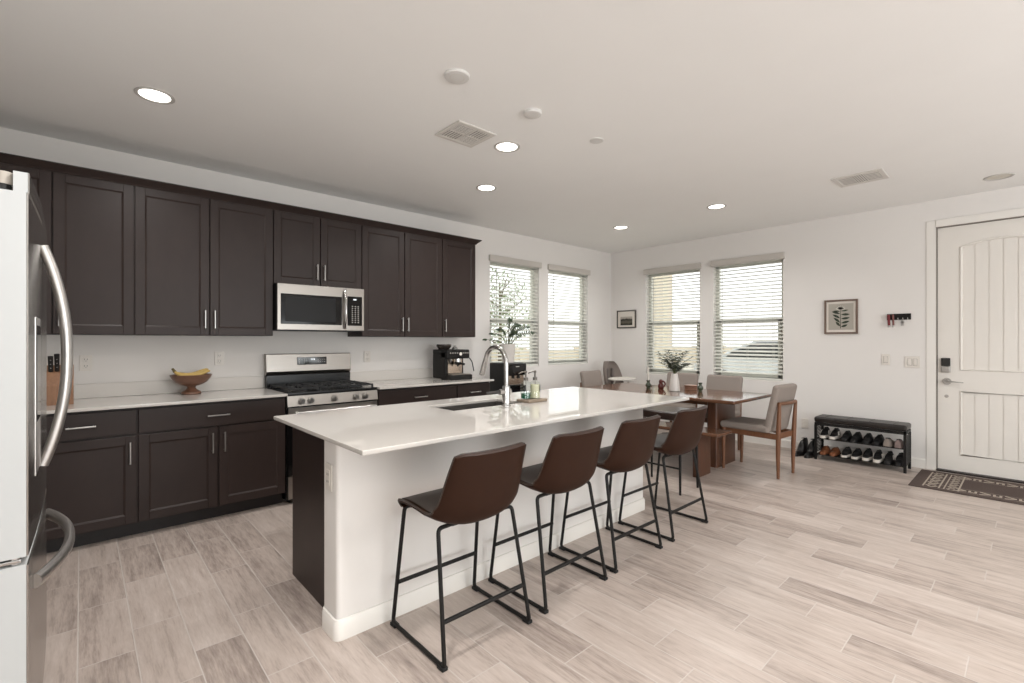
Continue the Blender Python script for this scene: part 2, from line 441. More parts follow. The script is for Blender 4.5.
def thing(name, label, cat, loc=(0,0,0), group=None):
    o = bpy.data.objects.new(name, None); o.empty_display_size = 0.05
    COL.objects.link(o); o.location = loc
    WL[o.name] = Vector(loc)
    o['label'] = label; o['category'] = cat
    if group: o['group'] = group
    return o
def tag(o, label, cat, group=None):
    o['label'] = label; o['category'] = cat
    if group: o['group'] = group
    return o
def struct(o): o['kind'] = 'structure'; return o
def dup(root, loc, rotz, label, group=None):
    r = root.copy(); COL.objects.link(r); r.location = loc; r.rotation_euler = (0, 0, rotz); r['label'] = label
    if group: r['group'] = group
    for ch in list(root.children):
        c = ch.copy(); COL.objects.link(c); c.parent = r
        for g in list(ch.children):
            d = g.copy(); COL.objects.link(d); d.parent = c
    return r
def fillet(pts, rad, n=6):
    pts = [Vector(p) for p in pts]; out = [pts[0]]
    for i in range(1, len(pts)-1):
        a, b, c = pts[i-1], pts[i], pts[i+1]
        u = (a-b); v = (c-b); r = min(rad, u.length*0.48, v.length*0.48)
        p0 = b+u.normalized()*r; p1 = b+v.normalized()*r
        for k in range(n+1):
            t = k/n; out.append(p0*(1-t)**2+b*2*t*(1-t)+p1*t*t)
    out.append(pts[-1]); return out
def bez(p0, p1, p2, n=10):
    p0, p1, p2 = Vector(p0), Vector(p1), Vector(p2)
    return [p0*(1-t)**2+p1*2*t*(1-t)+p2*t*t for t in [k/n for k in range(n+1)]]

# ------------------------------------------------------------------ room shell
XW, YK, ZC = 6.42, 4.652, 2.743            # window wall, kitchen wall, ceiling
XL, YR = -2.6, -4.4                        # far left and rear of the open plan room
NB = -0.95                                 # wall behind the refrigerator
T = 0.16
struct(MB().box(XL-T, XW+T, YR-T, YK+T, -0.12, 0).build('floor', 'floor', smooth=False))
struct(MB().box(XL-T, XW+T, YR-T, YK+T, ZC, ZC+0.12).build('ceiling', 'ceiling', smooth=False))

def wall_with_holes(name, axis, pos, thick, a0, a1, holes):
    """axis 0: wall lies in plane x=pos and runs along y; axis 1: plane y=pos along x. holes: (a, b, z0, z1)"""
    m = MB(); cuts = sorted(holes)
    def put(a, b, z0, z1):
        if b-a < 1e-6 or z1-z0 < 1e-6: return
        if axis == 0: m.box(pos, pos+thick, a, b, z0, z1)
        else: m.box(a, b, pos, pos+thick, z0, z1)
    cur = a0
    for (a, b, z0, z1) in cuts:
        put(cur, a, 0, ZC); put(a, b, 0, z0); put(a, b, z1, ZC); cur = b
    put(cur, a1, 0, ZC)
    return struct(m.build(name, 'wall', smooth=False))

KW = [(3.845, 4.735, 0.955, 2.345), (4.925, 5.815, 0.955, 2.345)]      # kitchen wall windows (x)
RW = [(3.150, 4.010, 0.800, 2.345), (2.085, 2.960, 0.800, 2.345)]      # street wall windows (y)
DOOR = (-0.285, 0.675, 0.0, 2.468)
wall_with_holes('wall_left', 1, YK, T, NB-T, XW, KW)
wall_with_holes('wall_right', 0, XW, T, YR-T, YK+T, RW+[DOOR])
wall_with_holes('wall_nook', 0, NB-T, T, 1.55, YK, [])
wall_with_holes('wall_nook_return', 1, 1.55-0.001, T, XL, NB-T, [])
wall_with_holes('wall_far_left', 0, XL-T, T, YR, 1.55, [(-3.4, -0.6, 0.6, 2.3)])
wall_with_holes('wall_rear', 1, YR-T, T, XL-T, XW, [(0.5, 4.7, 0.02, 2.42)])

def base_profile(t0, h):
    return [(0, 0), (t0, 0), (t0, h*0.86), (t0*0.55, h*0.95), (t0*0.45, h), (0, h)]
def baseboard(name, axis, pos, sgn, a0, a1, h=0.10, t0=0.014):
    m = MB()
    pr = [(pos+sgn*u, z) for u, z in base_profile(t0, h)]
    if axis == 0: m.prism([(x, z) for x, z in pr], 1, a0, a1)
    else: m.prism([(y, z) for y, z in pr], 0, a0, a1)
    return struct(m.build(name, 'trim', smooth=False))
baseboard('baseboard_right', 0, XW, -1, 0.752, YK)
baseboard('baseboard_left', 1, YK, -1, 3.36, XW)
baseboard('baseboard_rear', 0, XW, -1, YR, -0.365)

# ---- windows with single hung sashes, behind the blinds
def window(idx, axis, a0, a1, z0, z1, flip):
    """glazing near the outer face of the wall; flip False: kitchen wall (x,z) at y; True: street wall"""
    root = bpy.data.objects.new('window_%d' % idx, None); COL.objects.link(root); struct(root)
    base = (YK if axis == 1 else XW)
    root.location = ((a0+a1)/2, base, z0) if axis == 1 else (base, (a0+a1)/2, z0)
    WL[root.name] = root.location.copy()
    d0, d1 = base+0.085, base+0.135
    def put(m, a, b, p, q, z, w):
        if axis == 1: m.box(a, b, p, q, z, w, 0.003, 1)
        else: m.box(p, q, a, b, z, w, 0.003, 1)
    m = MB(); fw = 0.045; zm = 1.585
    put(m, a0, a0+fw, d0, d1, z0, z1); put(m, a1-fw, a1, d0, d1, z0, z1)
    put(m, a0, a1, d0, d1, z0, z0+fw); put(m, a0, a1, d0, d1, z1-fw, z1)
    m.build('window_frame', 'vinyl', root)
    s2 = MB()                                    # meeting rail and the lower sash stiles
    put(s2, a0+fw, a1-fw, d0-0.02, d1-0.01, zm-0.03, zm+0.03)
    put(s2, a0+fw, a0+fw+0.035, d0-0.02, d1-0.02, z0+fw, zm); put(s2, a1-fw-0.035, a1-fw, d0-0.02, d1-0.02, z0+fw, zm)
    put(s2, a0+fw, a1-fw, d0-0.02, d1-0.02, z0+fw, z0+fw+0.04)
    s2.build('window_sash', 'vinyl', root)
    g = MB(); dd = d1-0.015; c4 = [(a0+fw, z0+fw), (a1-fw, z0+fw), (a1-fw, z1-fw), (a0+fw, z1-fw)]
    g._add([(a, dd, z) if axis == 1 else (dd, a, z) for a, z in c4], [(0, 1, 2, 3)])
    g.build('pane', 'pane', root, smooth=False)
    sl = MB(); put(sl, a0, a1, base+0.004, d0, z0-0.001, z0+0.014)
    sl.build('window_sill', 'trim', root)
    return root
for k, (a, b, z0, z1) in enumerate(KW): window(k+1, 1, a, b, z0, z1, False)
for k, (a, b, z0, z1) in enumerate(RW): window(k+3, 0, a, b, z0, z1, True)

def blind(axis, a0, a1, z0, z1, label, ztop=2.405, wand_at=0.12):
    base = YK if axis == 1 else XW
    root = thing('window_blind', label, 'blind', ((a0+a1)/2, base, z0) if axis == 1 else (base, (a0+a1)/2, z0), 'white slatted window blinds')
    dirn = 1 if axis == 1 else 1
    def P(a, d, z): return (a, base+d, z) if axis == 1 else (base+d, a, z)
    def put(m, a, b, d, e, z, w, bev=0.004):
        if axis == 1: m.box(a, b, base+d, base+e, z, w, bev, 2)
        else: m.box(base+d, base+e, a, b, z, w, bev, 2)
    m = MB(); put(m, a0-0.022, a1+0.022, -0.036, -0.020, ztop-0.078, ztop, 0.003)
    put(m, a0-0.022, a0-0.006, -0.021, -0.001, ztop-0.078, ztop, 0.002); put(m, a1+0.006, a1+0.022, -0.021, -0.001, ztop-0.078, ztop, 0.002)
    m.build('valance', 'valance', root)
    # head rail inside the reveal, then slats tilted with the room edge low
    h = MB(); put(h, a0+0.004, a1-0.004, 0.012, 0.07, z1-0.022, z1-0.002); h.build('head_rail', 'blind', root)
    sl = MB(); pitch = 0.0468; tilt = math.radians(22); w = 0.050; th = 0.004
    z = z1-0.045
    while z > z0+0.055:
        A = []; B = []
        for q in range(5):
            t = q/4-0.5
            cr = 0.0035*(1-(2*t)**2)
            d = 0.04+t*w*math.cos(tilt)-cr*math.sin(tilt); zz = z+t*w*math.sin(tilt)+cr*math.cos(tilt)
            A.append([P(a0+0.006, d, zz+th/2), P(a1-0.006, d, zz+th/2)])
            B.append([P(a0+0.006, d, zz-th/2), P(a1-0.006, d, zz-th/2)])
        sl.shell(A, B); z -= pitch
    sl.build('slats', 'blind', root)
    r = MB(); put(r, a0+0.006, a1-0.006, 0.014, 0.066, z0+0.016, z0+0.038); r.build('bottom_rail', 'blind', root)
    c = MB()
    for f in (0.14, 0.5, 0.86):
        a = a0+(a1-a0)*f
        for d in (0.0165, 0.0635):
            c.tube([P(a, d, z0+0.03), P(a, d, z1-0.04)], 0.0016, 5)
    c.build('ladder_cords', 'cord', root)
    wd = MB(); a = a0+(a1-a0)*wand_at
    wd.tube([P(a, -0.004, z1-0.10), P(a, -0.006, z1-0.85)], 0.004, 8); wd.build('tilt_wand', 'cord', root)
    return root
blind(1, KW[0][0], KW[0][1], KW[0][2], KW[0][3], 'white slatted blind with a tree showing through it, behind the potted plant')
blind(1, KW[1][0], KW[1][1], KW[1][2], KW[1][3], 'white slatted blind on the kitchen wall nearest the room corner')
blind(0, RW[0][0], RW[0][1], RW[0][2], RW[0][3], 'white slatted blind with a tan pillar behind it, beside the small landscape picture', wand_at=0.84)
blind(0, RW[1][0], RW[1][1], RW[1][2], RW[1][3], 'widest white slatted blind, a parked car showing through its lower half', wand_at=0.86)

# ---- front door
dr = bpy.data.objects.new('door_1', None); COL.objects.link(dr); struct(dr); dr.location = (6.475, 0.195, 0.0); WL['door_1'] = Vector(dr.location)
dy0, dy1, dz0, dz1 = -0.268, 0.658, 0.016, 2.455
xf, xb = 6.452, 6.496
py0, py1 = -0.095, 0.485                       # panel opening in y
def arch(yy, spring=2.240, rise=0.056):
    c = (py0+py1)/2; hw = (py1-py0)/2
    return spring+rise*(1-((yy-c)/hw)**2)
m = MB()
m.box(xf, xb, py1, dy1, dz0, dz1); m.box(xf, xb, dy0, py0, dz0, dz1)
m.box(xf, xb, py0, py1, dz0, 0.183); m.box(xf, xb, py0, py1, 0.807, 1.024)
N = 24
top = [(py0+(py1-py0)*k/N, arch(py0+(py1-py0)*k/N)) for k in range(N+1)]
m.prism(top+[(py1, dz1), (py0, dz1)], 0, xf, xb)
m.build('door_slab', 'door_paint', dr, smooth=False)
pk = MB(); npl = 6; wpl = (py1-py0)/npl
for k in range(npl):
    a = py0+k*wpl; b = a+wpl
    for (z0, z1f) in ((0.183, None), (1.024, 1)):
        poly = [(a, z0), (b, z0)]
        if z1f is None: poly += [(b, 0.807), (a, 0.807)]
        else: poly += [(b-(b-a)*q/8, arch(b-(b-a)*q/8)) for q in range(9)]
        pk.prism(poly, 0, xf+0.0155, xb-0.006)
        # v grooves between boards: each board's face stands slightly proud
        ins = 0.0045
        poly2 = [(a+ins, z0), (b-ins, z0)]
        if z1f is None: poly2 += [(b-ins, 0.807), (a+ins, 0.807)]
        else: poly2 += [(b-ins-(b-a-2*ins)*q/8, arch(b-ins-(b-a-2*ins)*q/8)) for q in range(9)]
        pk.prism(poly2, 0, xf+0.010, xf+0.018)
pk.build('door_panels', 'door_paint', dr, smooth=False)
bd = MB()
up = [(xf+0.002, py0, 1.024)]+[(xf+0.002, y, z) for y, z in top]+[(xf+0.002, py1, 1.024)]
bd.tube(up, 0.012, 8, closed=True)
bd.tube([(xf+0.002, py0, 0.183), (xf+0.002, py0, 0.807), (xf+0.002, py1, 0.807), (xf+0.002, py1, 0.183)], 0.012, 8, closed=True)
bd.build('panel_moulding', 'door_paint', dr)
k = MB(); k.box(xf-0.024, xf, 0.562, 0.630, 1.058, 1.140, 0.004); kp = k.build('keypad_lock', 'black_plastic', dr)
MB().box(xf-0.028, xf-0.001, 0.561, 0.631, 0.996, 1.052, 0.006).build('lock_base', 'nickel', kp)
hd = MB(); hd.cyl((xf-0.012, 0.588, 0.905), (xf, 0.588, 0.905), 0.034, 0.034, 28); hd.cyl((xf-0.05, 0.588, 0.905), (xf, 0.588, 0.905), 0.014, 0.02, 16)
hd.tube(bez((xf-0.05, 0.595, 0.905), (xf-0.056, 0.52, 0.906), (xf-0.048, 0.465, 0.900), 10), [0.012-0.0004*i for i in range(11)], 10, squash=(0.6, 1.0))
hd.build('door_handle', 'nickel', dr)
MB().cyl((xf-0.006, 0.592, 0.755), (xf, 0.592, 0.755), 0.013, 0.016, 16).build('lower_lock', 'nickel', dr)
st = MB(); st.box(xf-0.003, xf+0.02, 0.6585, 0.662, 0.88, 0.95); st.box(xf-0.003, xf+0.02, 0.6585, 0.662, 1.06, 1.17)
st.build('strike_plate', 'black_metal', dr, smooth=False)
# jamb, casing, threshold
j = MB(); j.box(XW-0.001, XW+T, 0.6625, 0.675, 0, 2.468); j.box(XW-0.001, XW+T, -0.285, -0.2725, 0, 2.468); j.box(XW-0.001, XW+T, -0.285, 0.675, 2.4585, 2.468)
struct(j.build('trim_2', 'weather', smooth=False))
c = MB(); c.box(XW-0.008, XW, 0.668, 0.742, 0, 2.535, 0.004, 2); c.box(XW-0.016, XW, -0.355, -0.281, 0, 2.535, 0.004, 2); c.box(XW-0.016, XW, -0.2805, 0.6675, 2.463, 2.535, 0.004, 2)
struct(c.build('trim_1', 'trim'))
struct(MB().box(XW-0.03, XW+T, -0.2725, 0.6625, 0, 0.018, 0.004).build('trim_3', 'threshold'))

# unseen patio door and window frames, added as sources for the fill lights
def plain_frame(name, axis, pos, a0, a1, z0, z1, n):
    root = bpy.data.objects.new(name, None); COL.objects.link(root); struct(root); WL[root.name] = Vector((0, 0, 0))
    m = MB(); w = 0.06
    def put(a, b, z, q):
        if axis == 1: m.box(a, b, pos-0.08, pos-0.02, z, q)
        else: m.box(pos-0.08, pos-0.02, a, b, z, q)
    put(a0, a1, z0, z0+w); put(a0, a1, z1-w, z1)
    for k in range(n+1):
        a = a0+(a1-a0-w)*k/n; put(a, a+w, z0, z1)
    m.build('window_frame', 'vinyl', root, smooth=False)
plain_frame('window_5', 1, YR, 0.5, 4.7, 0.02, 2.42, 3)
plain_frame('window_6', 0, XL, -3.4, -0.6, 0.6, 2.3, 3)

# ------------------------------------------------------------------ cabinets
YU, YB = 4.322, 4.000                          # faces of the upper and base doors
def bar_pull(parent, p0, p1, off, out=0.028, r=0.0052):
    p0, p1 = Vector(p0), Vector(p1); o = Vector(off).normalized()*out
    m = MB(); d = (p1-p0).normalized()
    m.tube([p0+o-d*0.012, p1+o+d*0.012], r, 10)
    m.cyl(p0, p0+o, 0.0042, None, 8); m.cyl(p1, p1+o, 0.0042, None, 8)
    return m.build('handle', 'nickel', parent)
def shaker(name, parent, x0, x1, z0, z1, y, mat='cab', rail=0.057, th=0.02):
    """door whose face is at y and points to -y"""
    m = MB(); b = 0.0015
    m.box(x0, x0+rail, y, y+th, z0, z1, b, 1); m.box(x1-rail, x1, y, y+th, z0, z1, b, 1)
    m.box(x0+rail, x1-rail, y, y+th, z0, z0+rail, b, 1); m.box(x0+rail, x1-rail, y, y+th, z1-rail, z1, b, 1)
    # bevelled inner edge stepping down to the flat centre panel
    ix0, ix1, iz0, iz1 = x0+rail, x1-rail, z0+rail, z1-rail
    s = 0.010
    A = [(ix0, y+0.001, iz0), (ix1, y+0.001, iz0), (ix1, y+0.001, iz1), (ix0, y+0.001, iz1)]
    B = [(ix0+s, y+0.0065, iz0+s), (ix1-s, y+0.0065, iz0+s), (ix1-s, y+0.0065, iz1-s), (ix0+s, y+0.0065, iz1-s)]
    m._add(A+B, [(0, 1, 5, 4), (1, 2, 6, 5), (2, 3, 7, 6), (3, 0, 4, 7), (4, 5, 6, 7)])
    return m.build(name, mat, parent, smooth=False, fix=False)
def upper(x0, x1, z0, z1, doors, label, hands, zh=None):
    root = thing('wall_cabinet', label, 'cabinet', ((x0+x1)/2, YK, z0))
    MB().box(x0, x1, YU+0.021, YK-0.001, z0, z1).build('carcass', 'cab', root, smooth=False)
    n = doors; g = 0.004; w = (x1-x0)/n
    for k in range(n):
        a, b = x0+k*w+g, x0+(k+1)*w-g
        d = shaker('door', root, a, b, z0+0.004, z1-0.012, YU)
        side = hands[k]
        hx = b-0.028 if side == 'r' else a+0.028
        zb = z0+0.055 if zh is None else zh
        bar_pull(d, (hx, YU, zb+0.012), (hx, YU, zb+0.128), (0, -1, 0))
    return root
ZU0, ZU1 = 1.354, 2.432
upper(-0.93, -0.143, ZU0, ZU1, 2, 'dark upper cabinet mostly hidden behind the refrigerator', 'rr')
upper(-0.143, 0.279, ZU0, ZU1, 1, 'dark upper cabinet with one wide door, beside the refrigerator handle', 'l')
upper(0.279, 1.200, ZU0, ZU1, 2, 'dark two-door upper cabinet above the fruit bowl', 'rl')
upper(1.200, 1.985, 1.800, ZU1, 2, 'short dark two-door cabinet above the microwave', 'rl')
upper(1.985, 2.903, ZU0, ZU1, 2, 'dark two-door upper cabinet just past the microwave', 'rl')
upper(2.903, 3.360, ZU0, ZU1, 1, 'dark one-door upper cabinet above the espresso machine, last before the windows', 'l')
# crown moulding along the top, returning to the wall at the window end
cr = [(0, 0), (-0.006, 0.0), (-0.012, 0.010), (-0.030, 0.026), (-0.046, 0.040), (-0.052, 0.044), (-0.052, 0.052), (0, 0.052)]
m = MB(); zc = 2.420
x0, x1 = -0.945, 3.360
ring0 = [(x0, YU+0.002+o, zc+z) for o, z in cr]; ring1 = [(x1-o, YU+0.002+o, zc+z) for o, z in cr]; ring2 = [(x1-o, YK-0.001, zc+z) for o, z in cr]
n = len(cr); vs = ring0+ring1+ring2; fs = []
for a in (0, 1):
    for q in range(n): fs.append((a*n+q, a*n+(q+1) % n, (a+1)*n+(q+1) % n, (a+1)*n+q))
fs += [tuple(range(n)), tuple(range(2*n, 3*n))]
m._add(vs, fs)
tag(m.build('crown_moulding', 'cab_h', loc=(1.2, 4.3, zc), smooth=False), 'dark crown moulding running along the top of the upper cabinets', 'moulding')

def base_cab(x0, x1, label, drawer, doors, hands, dpull=True):
    root = thing('base_cabinet', label, 'cabinet', ((x0+x1)/2, 4.35, 0))
    MB().box(x0, x1, YB+0.021, YK-0.001, 0.098, 0.872).build('carcass', 'cab', root, smooth=False)
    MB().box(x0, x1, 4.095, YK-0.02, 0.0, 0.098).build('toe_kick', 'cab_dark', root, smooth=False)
    g = 0.006
    if drawer:
        dm = MB(); dm.box(x0+g, x1-g, YB, YB+0.02, 0.698, 0.856, 0.003, 2)
        d = dm.build('drawer', 'cab_h', root)
        xm = (x0+x1)/2; bar_pull(d, (xm-0.058, YB, 0.772), (xm+0.058, YB, 0.772), (0, -1, 0))
    w = (x1-x0)/doors
    for k in range(doors):
        a, b = x0+k*w+g, x0+(k+1)*w-g
        d = shaker('door', root, a, b, 0.108, 0.684, YB)
        hx = b-0.032 if hands[k] == 'r' else a+0.032
        bar_pull(d, (hx, YB, 0.515), (hx, YB, 0.635), (0, -1, 0))
    return root
base_cab(-0.93, -0.280, 'dark base cabinet in the corner behind the refrigerator', True, 1, 'r')
base_cab(-0.280, 0.274, 'dark base cabinet with one drawer over one door, beside the refrigerator', True, 1, 'r')
base_cab(0.274, 1.203, 'dark base cabinet under the fruit bowl, a drawer over two doors', True, 2, 'rl')
base_cab(1.990, 2.868, 'dark wide base cabinet right of the range', True, 2, 'rl')
base_cab(2.868, 3.312, 'dark narrow base cabinet under the espresso machine, beside the black appliance', True, 1, 'l')

def counter(x0, x1, label, endcap=0.0):
    root = thing('countertop', label, 'countertop', ((x0+x1)/2, 4.3, 0.863))
    MB().box(x0, x1, 3.966, YK-0.001, 0.8725, 0.893, 0.003, 2).build('worktop', 'quartz', root)
    MB().box(x0, x1, YK-0.021, YK-0.001, 0.8935, 0.998, 0.002, 1).build('backsplash', 'quartz_honed', root)
counter(NB+0.001, 1.206, 'white quartz countertop holding the fruit bowl')
counter(1.990, 3.340, 'white quartz countertop holding the espresso machine')

# ------------------------------------------------------------------ outlets and switches
def plate_y(x, z, label, name='outlet', w=0.07, h=0.115, yy=YK):
    root = thing(name, label, name.replace('_', ' '), (x, yy, z))
    MB().box(x-w/2, x+w/2, yy-0.008, yy-0.0005, z-h/2, z+h/2, 0.002, 2).build('cover_plate', 'plate_white', root)
    m = MB(); s = MB()
    for dz in (-0.024, 0.024):
        m.box(x-0.017, x+0.017, yy-0.0105, yy-0.004, z+dz-0.017, z+dz+0.017, 0.004, 2)
        for dx in (-0.007, 0.007): s.box(x+dx-0.0015, x+dx+0.0015, yy-0.0110, yy-0.0100, z+dz-0.002, z+dz+0.008)
        s.cyl((x, yy-0.0110, z+dz-0.009), (x, yy-0.0100, z+dz-0.009), 0.0025, None, 8)
    b = m.build('sockets', 'plate_white', root); s.build('socket_slots', 'slot', b, smooth=False)
plate_y(0.023, 1.150, 'white wall outlet above the counter nearest the refrigerator')
plate_y(0.866, 1.162, 'white wall outlet above the counter between the fruit bowl and the range')
plate_y(2.192, 1.150, 'white wall outlet right of the range')
def plate_x(y, z, w, h, n, label, name, outlet=False):
    root = thing(name, label, name.replace('_', ' '), (XW, y, z))
    MB().box(XW-0.009, XW-0.0005, y-w/2, y+w/2, z-h/2, z+h/2, 0.002, 2).build('cover_plate', 'plate_white', root)
    for k in range(n):
        c = y+(k-(n-1)/2)*0.046
        if outlet:
            m = MB()
            for dz in (-0.022, 0.022): m.box(XW-0.012, XW-0.004, c-0.017, c+0.017, z+dz-0.016, z+dz+0.016, 0.003, 1)
            m.build('sockets', 'plate_white', root)
        else:
            MB().box(XW-0.0098, XW-0.004, c-0.018, c+0.018, z-0.035, z+0.035).build('rocker_frame', 'weather', root, smooth=False)
            MB().box(XW-0.013, XW-0.004, c-0.016, c+0.016, z-0.033, z+0.033, 0.003, 1).build('rocker', 'plate_white', root)
plate_x(1.073, 1.112, 0.070, 0.118, 1, 'single white light switch nearer the leaf picture', 'light_switch')
plate_x(0.853, 1.092, 0.122, 0.118, 2, 'double white light switch beside the front door', 'light_switch')
plate_x(1.845, 0.325, 0.070, 0.115, 1, 'white wall outlet low between the dining chair and the shoe bench', 'outlet', True)

# ------------------------------------------------------------------ range
rg = thing('gas_range', 'stainless steel gas range between the base cabinets', 'range', (1.598, 4.3, 0))
RX0, RX1 = 1.212, 1.982
m = MB(); m.box(RX0, RX1, 4.03, 4.640, 0.03, 0.868); m.box(RX0+0.03, RX1-0.03, 4.06, 4.6, 0.0, 0.03)
m.build('range_body', 'black_enamel', rg, smooth=False)
m = MB()
m.prism([(3.985, 0.785), (4.03, 0.785), (4.03, 0.868), (4.000, 0.868)], 0, RX0, RX1)
m.build('control_panel', 'steel', rg, smooth=False)
for kx in (1.318, 1.392, 1.585, 1.775, 1.862):
    k = MB(); k.cyl((kx, 3.992, 0.824), (kx, 3.980, 0.823), 0.026, 0.025, 24); k.cyl((kx, 3.980, 0.823), (kx, 3.955, 0.822), 0.021, 0.018, 24)
    kb = k.build('knob', 'nickel', rg)
    MB().box(kx-0.004, kx+0.004, 3.949, 3.956, 0.804, 0.841, 0.002).build('knob_grip', 'steel', kb)
m = MB(); m.box(RX0+0.006, RX1-0.006, 3.99, 4.03, 0.235, 0.772, 0.004)
od = m.build('oven_door', 'black_glass', rg)
MB().box(RX0+0.006, RX1-0.006, 3.986, 3.992, 0.690, 0.772, 0.002).build('door_trim', 'steel', od)
MB().box(RX0+0.07, RX1-0.07, 3.988, 3.9915, 0.30, 0.62, 0.001).build('oven_window', 'black_gloss', od)
h = MB(); h.tube([(RX0+0.04, 3.935, 0.735), (RX1-0.04, 3.935, 0.735)], 0.013, 14)
for hx in (RX0+0.07, RX1-0.07): h.cyl((hx, 3.935, 0.735), (hx, 3.992, 0.735), 0.010, 0.012, 12)
h.build('handle', 'nickel', od)
MB().box(RX0+0.006, RX1-0.006, 3.99, 4.03, 0.045, 0.225, 0.004).build('storage_drawer', 'steel', rg)
MB().box(RX0, RX1, 4.000, 4.560, 0.868, 0.893, 0.004).build('cooktop', 'black_enamel', rg)
for cx, cy, r in ((1.35, 4.15, 0.045), (1.35, 4.42, 0.038), (1.597, 4.29, 0.05), (1.845, 4.15, 0.042), (1.845, 4.42, 0.036)):
    b = MB(); b.lathe([(r+0.02, 0), (r+0.018, 0.006), (r, 0.008), (r, 0.016), (r*0.95, 0.02)], (cx, cy, 0.893), 24)
    b.build('burner', 'cast_iron', rg)
for gx0, gx1 in ((1.235, 1.473), (1.478, 1.716), (1.721, 1.959)):
    g = MB(); b = 0.0065
    zt = 0.926
    gy0, gy1 = 4.035, 4.540; xm = (gx0+gx1)/2; ym = (gy0+gy1)/2
    for y in (gy0, ym, gy1): g.box(gx0, gx1, y-b, y+b, zt-0.014, zt, 0.002, 1)
    for x in (gx0+b, gx1-b): g.box(x-b, x+b, gy0, gy1, zt-0.014, zt, 0.002, 1)
    for y in ((gy0+ym)/2, (gy1+ym)/2):
        g.box(gx0, xm-0.03, y-b, y+b, zt-0.012, zt+0.003, 0.002, 1); g.box(xm+0.03, gx1, y-b, y+b, zt-0.012, zt+0.003, 0.002, 1)
        g.box(xm-b, xm+b, y-0.10, y-0.03, zt-0.012, zt+0.003, 0.002, 1); g.box(xm-b, xm+b, y+0.03, y+0.10, zt-0.012, zt+0.003, 0.002, 1)
    for x in (gx0+b, gx1-b):
        for y in (gy0, gy1): g.box(x-b, x+b, y-b, y+b, 0.8935, zt-0.01)
    g.build('grate', 'cast_iron', rg)
m = MB()
m.prism([(4.565, 1.035), (4.578, 1.188), (4.586, 1.194), (4.640, 1.194), (4.640, 0.998), (4.600, 0.998)], 0, RX0, RX1)
bg = m.build('backguard', 'steel', rg, smooth=False)
MB().box(RX0+0.004, RX1-0.004, 4.575, 4.64, 0.893, 1.0).build('backguard_base', 'black_enamel', bg, smooth=False)
m = MB(); m.box(1.472, 1.742, 4.5665, 4.572, 1.090, 1.160, 0.002)
dsp = m.build('display', 'screen', bg)
dd = MB()
for q in range(3): dd.box(1.595+q*0.013, 1.604+q*0.013, 4.564, 4.567, 1.132, 1.147)
dd.build('digits', 'digits', dsp, smooth=False)
dk = MB()
for q in range(4):
    for z in (1.105, 1.122, 1.139): dk.box(1.488+q*0.022, 1.494+q*0.022, 4.5645, 4.567, z, z+0.004)
for q in range(4):
    for z in (1.112, 1.134): dk.box(1.658+q*0.02, 1.668+q*0.02, 4.5645, 4.567, z, z+0.004)
dk.build('keys', 'mark', dsp, smooth=False)

# ------------------------------------------------------------------ microwave
mw = thing('microwave_oven', 'stainless over-the-range microwave under the short cabinet', 'microwave', (1.59, 4.4, 1.40))
MX0, MX1, MZ0, MZ1, MY = 1.208, 1.970, 1.402, 1.797, 4.240
MB().box(MX0, MX1, MY+0.028, YK-0.002, MZ0, MZ1).build('microwave_body', 'black_plastic', mw, smooth=False)
m = MB(); m.box(MX0, 1.795, MY, MY+0.027, MZ0+0.004, MZ1, 0.004)
dm = m.build('door', 'steel', mw)
MB().box(1.234, 1.755, MY-0.003, MY+0.001, 1.455, 1.712, 0.003).build('door_glass', 'black_glass', dm)
MB().box(1.270, 1.700, MY-0.0042, MY-0.0028, 1.478, 1.690, 0.001, 1).build('window_mesh', plain('microwave_mesh', rgb(26, 25, 25), 0.35, spec=0.2, var=0.1, vscale=200), dm)
h = MB(); h.tube(bez((1.778, MY-0.006, 1.772), (1.778, MY-0.075, 1.598), (1.778, MY-0.006, 1.424), 18), 0.0115, 12, squash=(1.0, 1.0))
h.cyl((1.778, MY+0.002, 1.762), (1.778, MY-0.016, 1.758), 0.011, None, 10); h.cyl((1.778, MY+0.002, 1.434), (1.778, MY-0.016, 1.438), 0.011, None, 10)
h.build('handle', 'chrome', dm)
MB().box(1.797, MX1, MY, MY+0.027, MZ0+0.004, MZ1, 0.004).build('panel_surround', 'steel', mw)
cp = MB(); cp.box(1.808, 1.948, MY-0.003, MY+0.001, 1.452, 1.722, 0.003)
cpo = cp.build('control_panel', 'black_glass', mw)
kk = MB()
for r in range(9):
    for cc in range(3): kk.box(1.848+cc*0.028, 1.860+cc*0.028, MY-0.0042, MY-0.0028, 1.478+r*0.0185, 1.486+r*0.0185)
kk.build('keys', 'mark', cpo, smooth=False)
MB().box(1.862, 1.892, MY-0.0042, MY-0.0028, 1.688, 1.700).build('digits', 'digits', cpo, smooth=False)
v = MB()
for k in range(14): v.box(MX0+0.05+k*0.048, MX0+0.085+k*0.048, MY+0.05, MY+0.20, MZ0-0.002, MZ0+0.001)
v.build('bottom_vent', 'black_metal', mw, smooth=False)

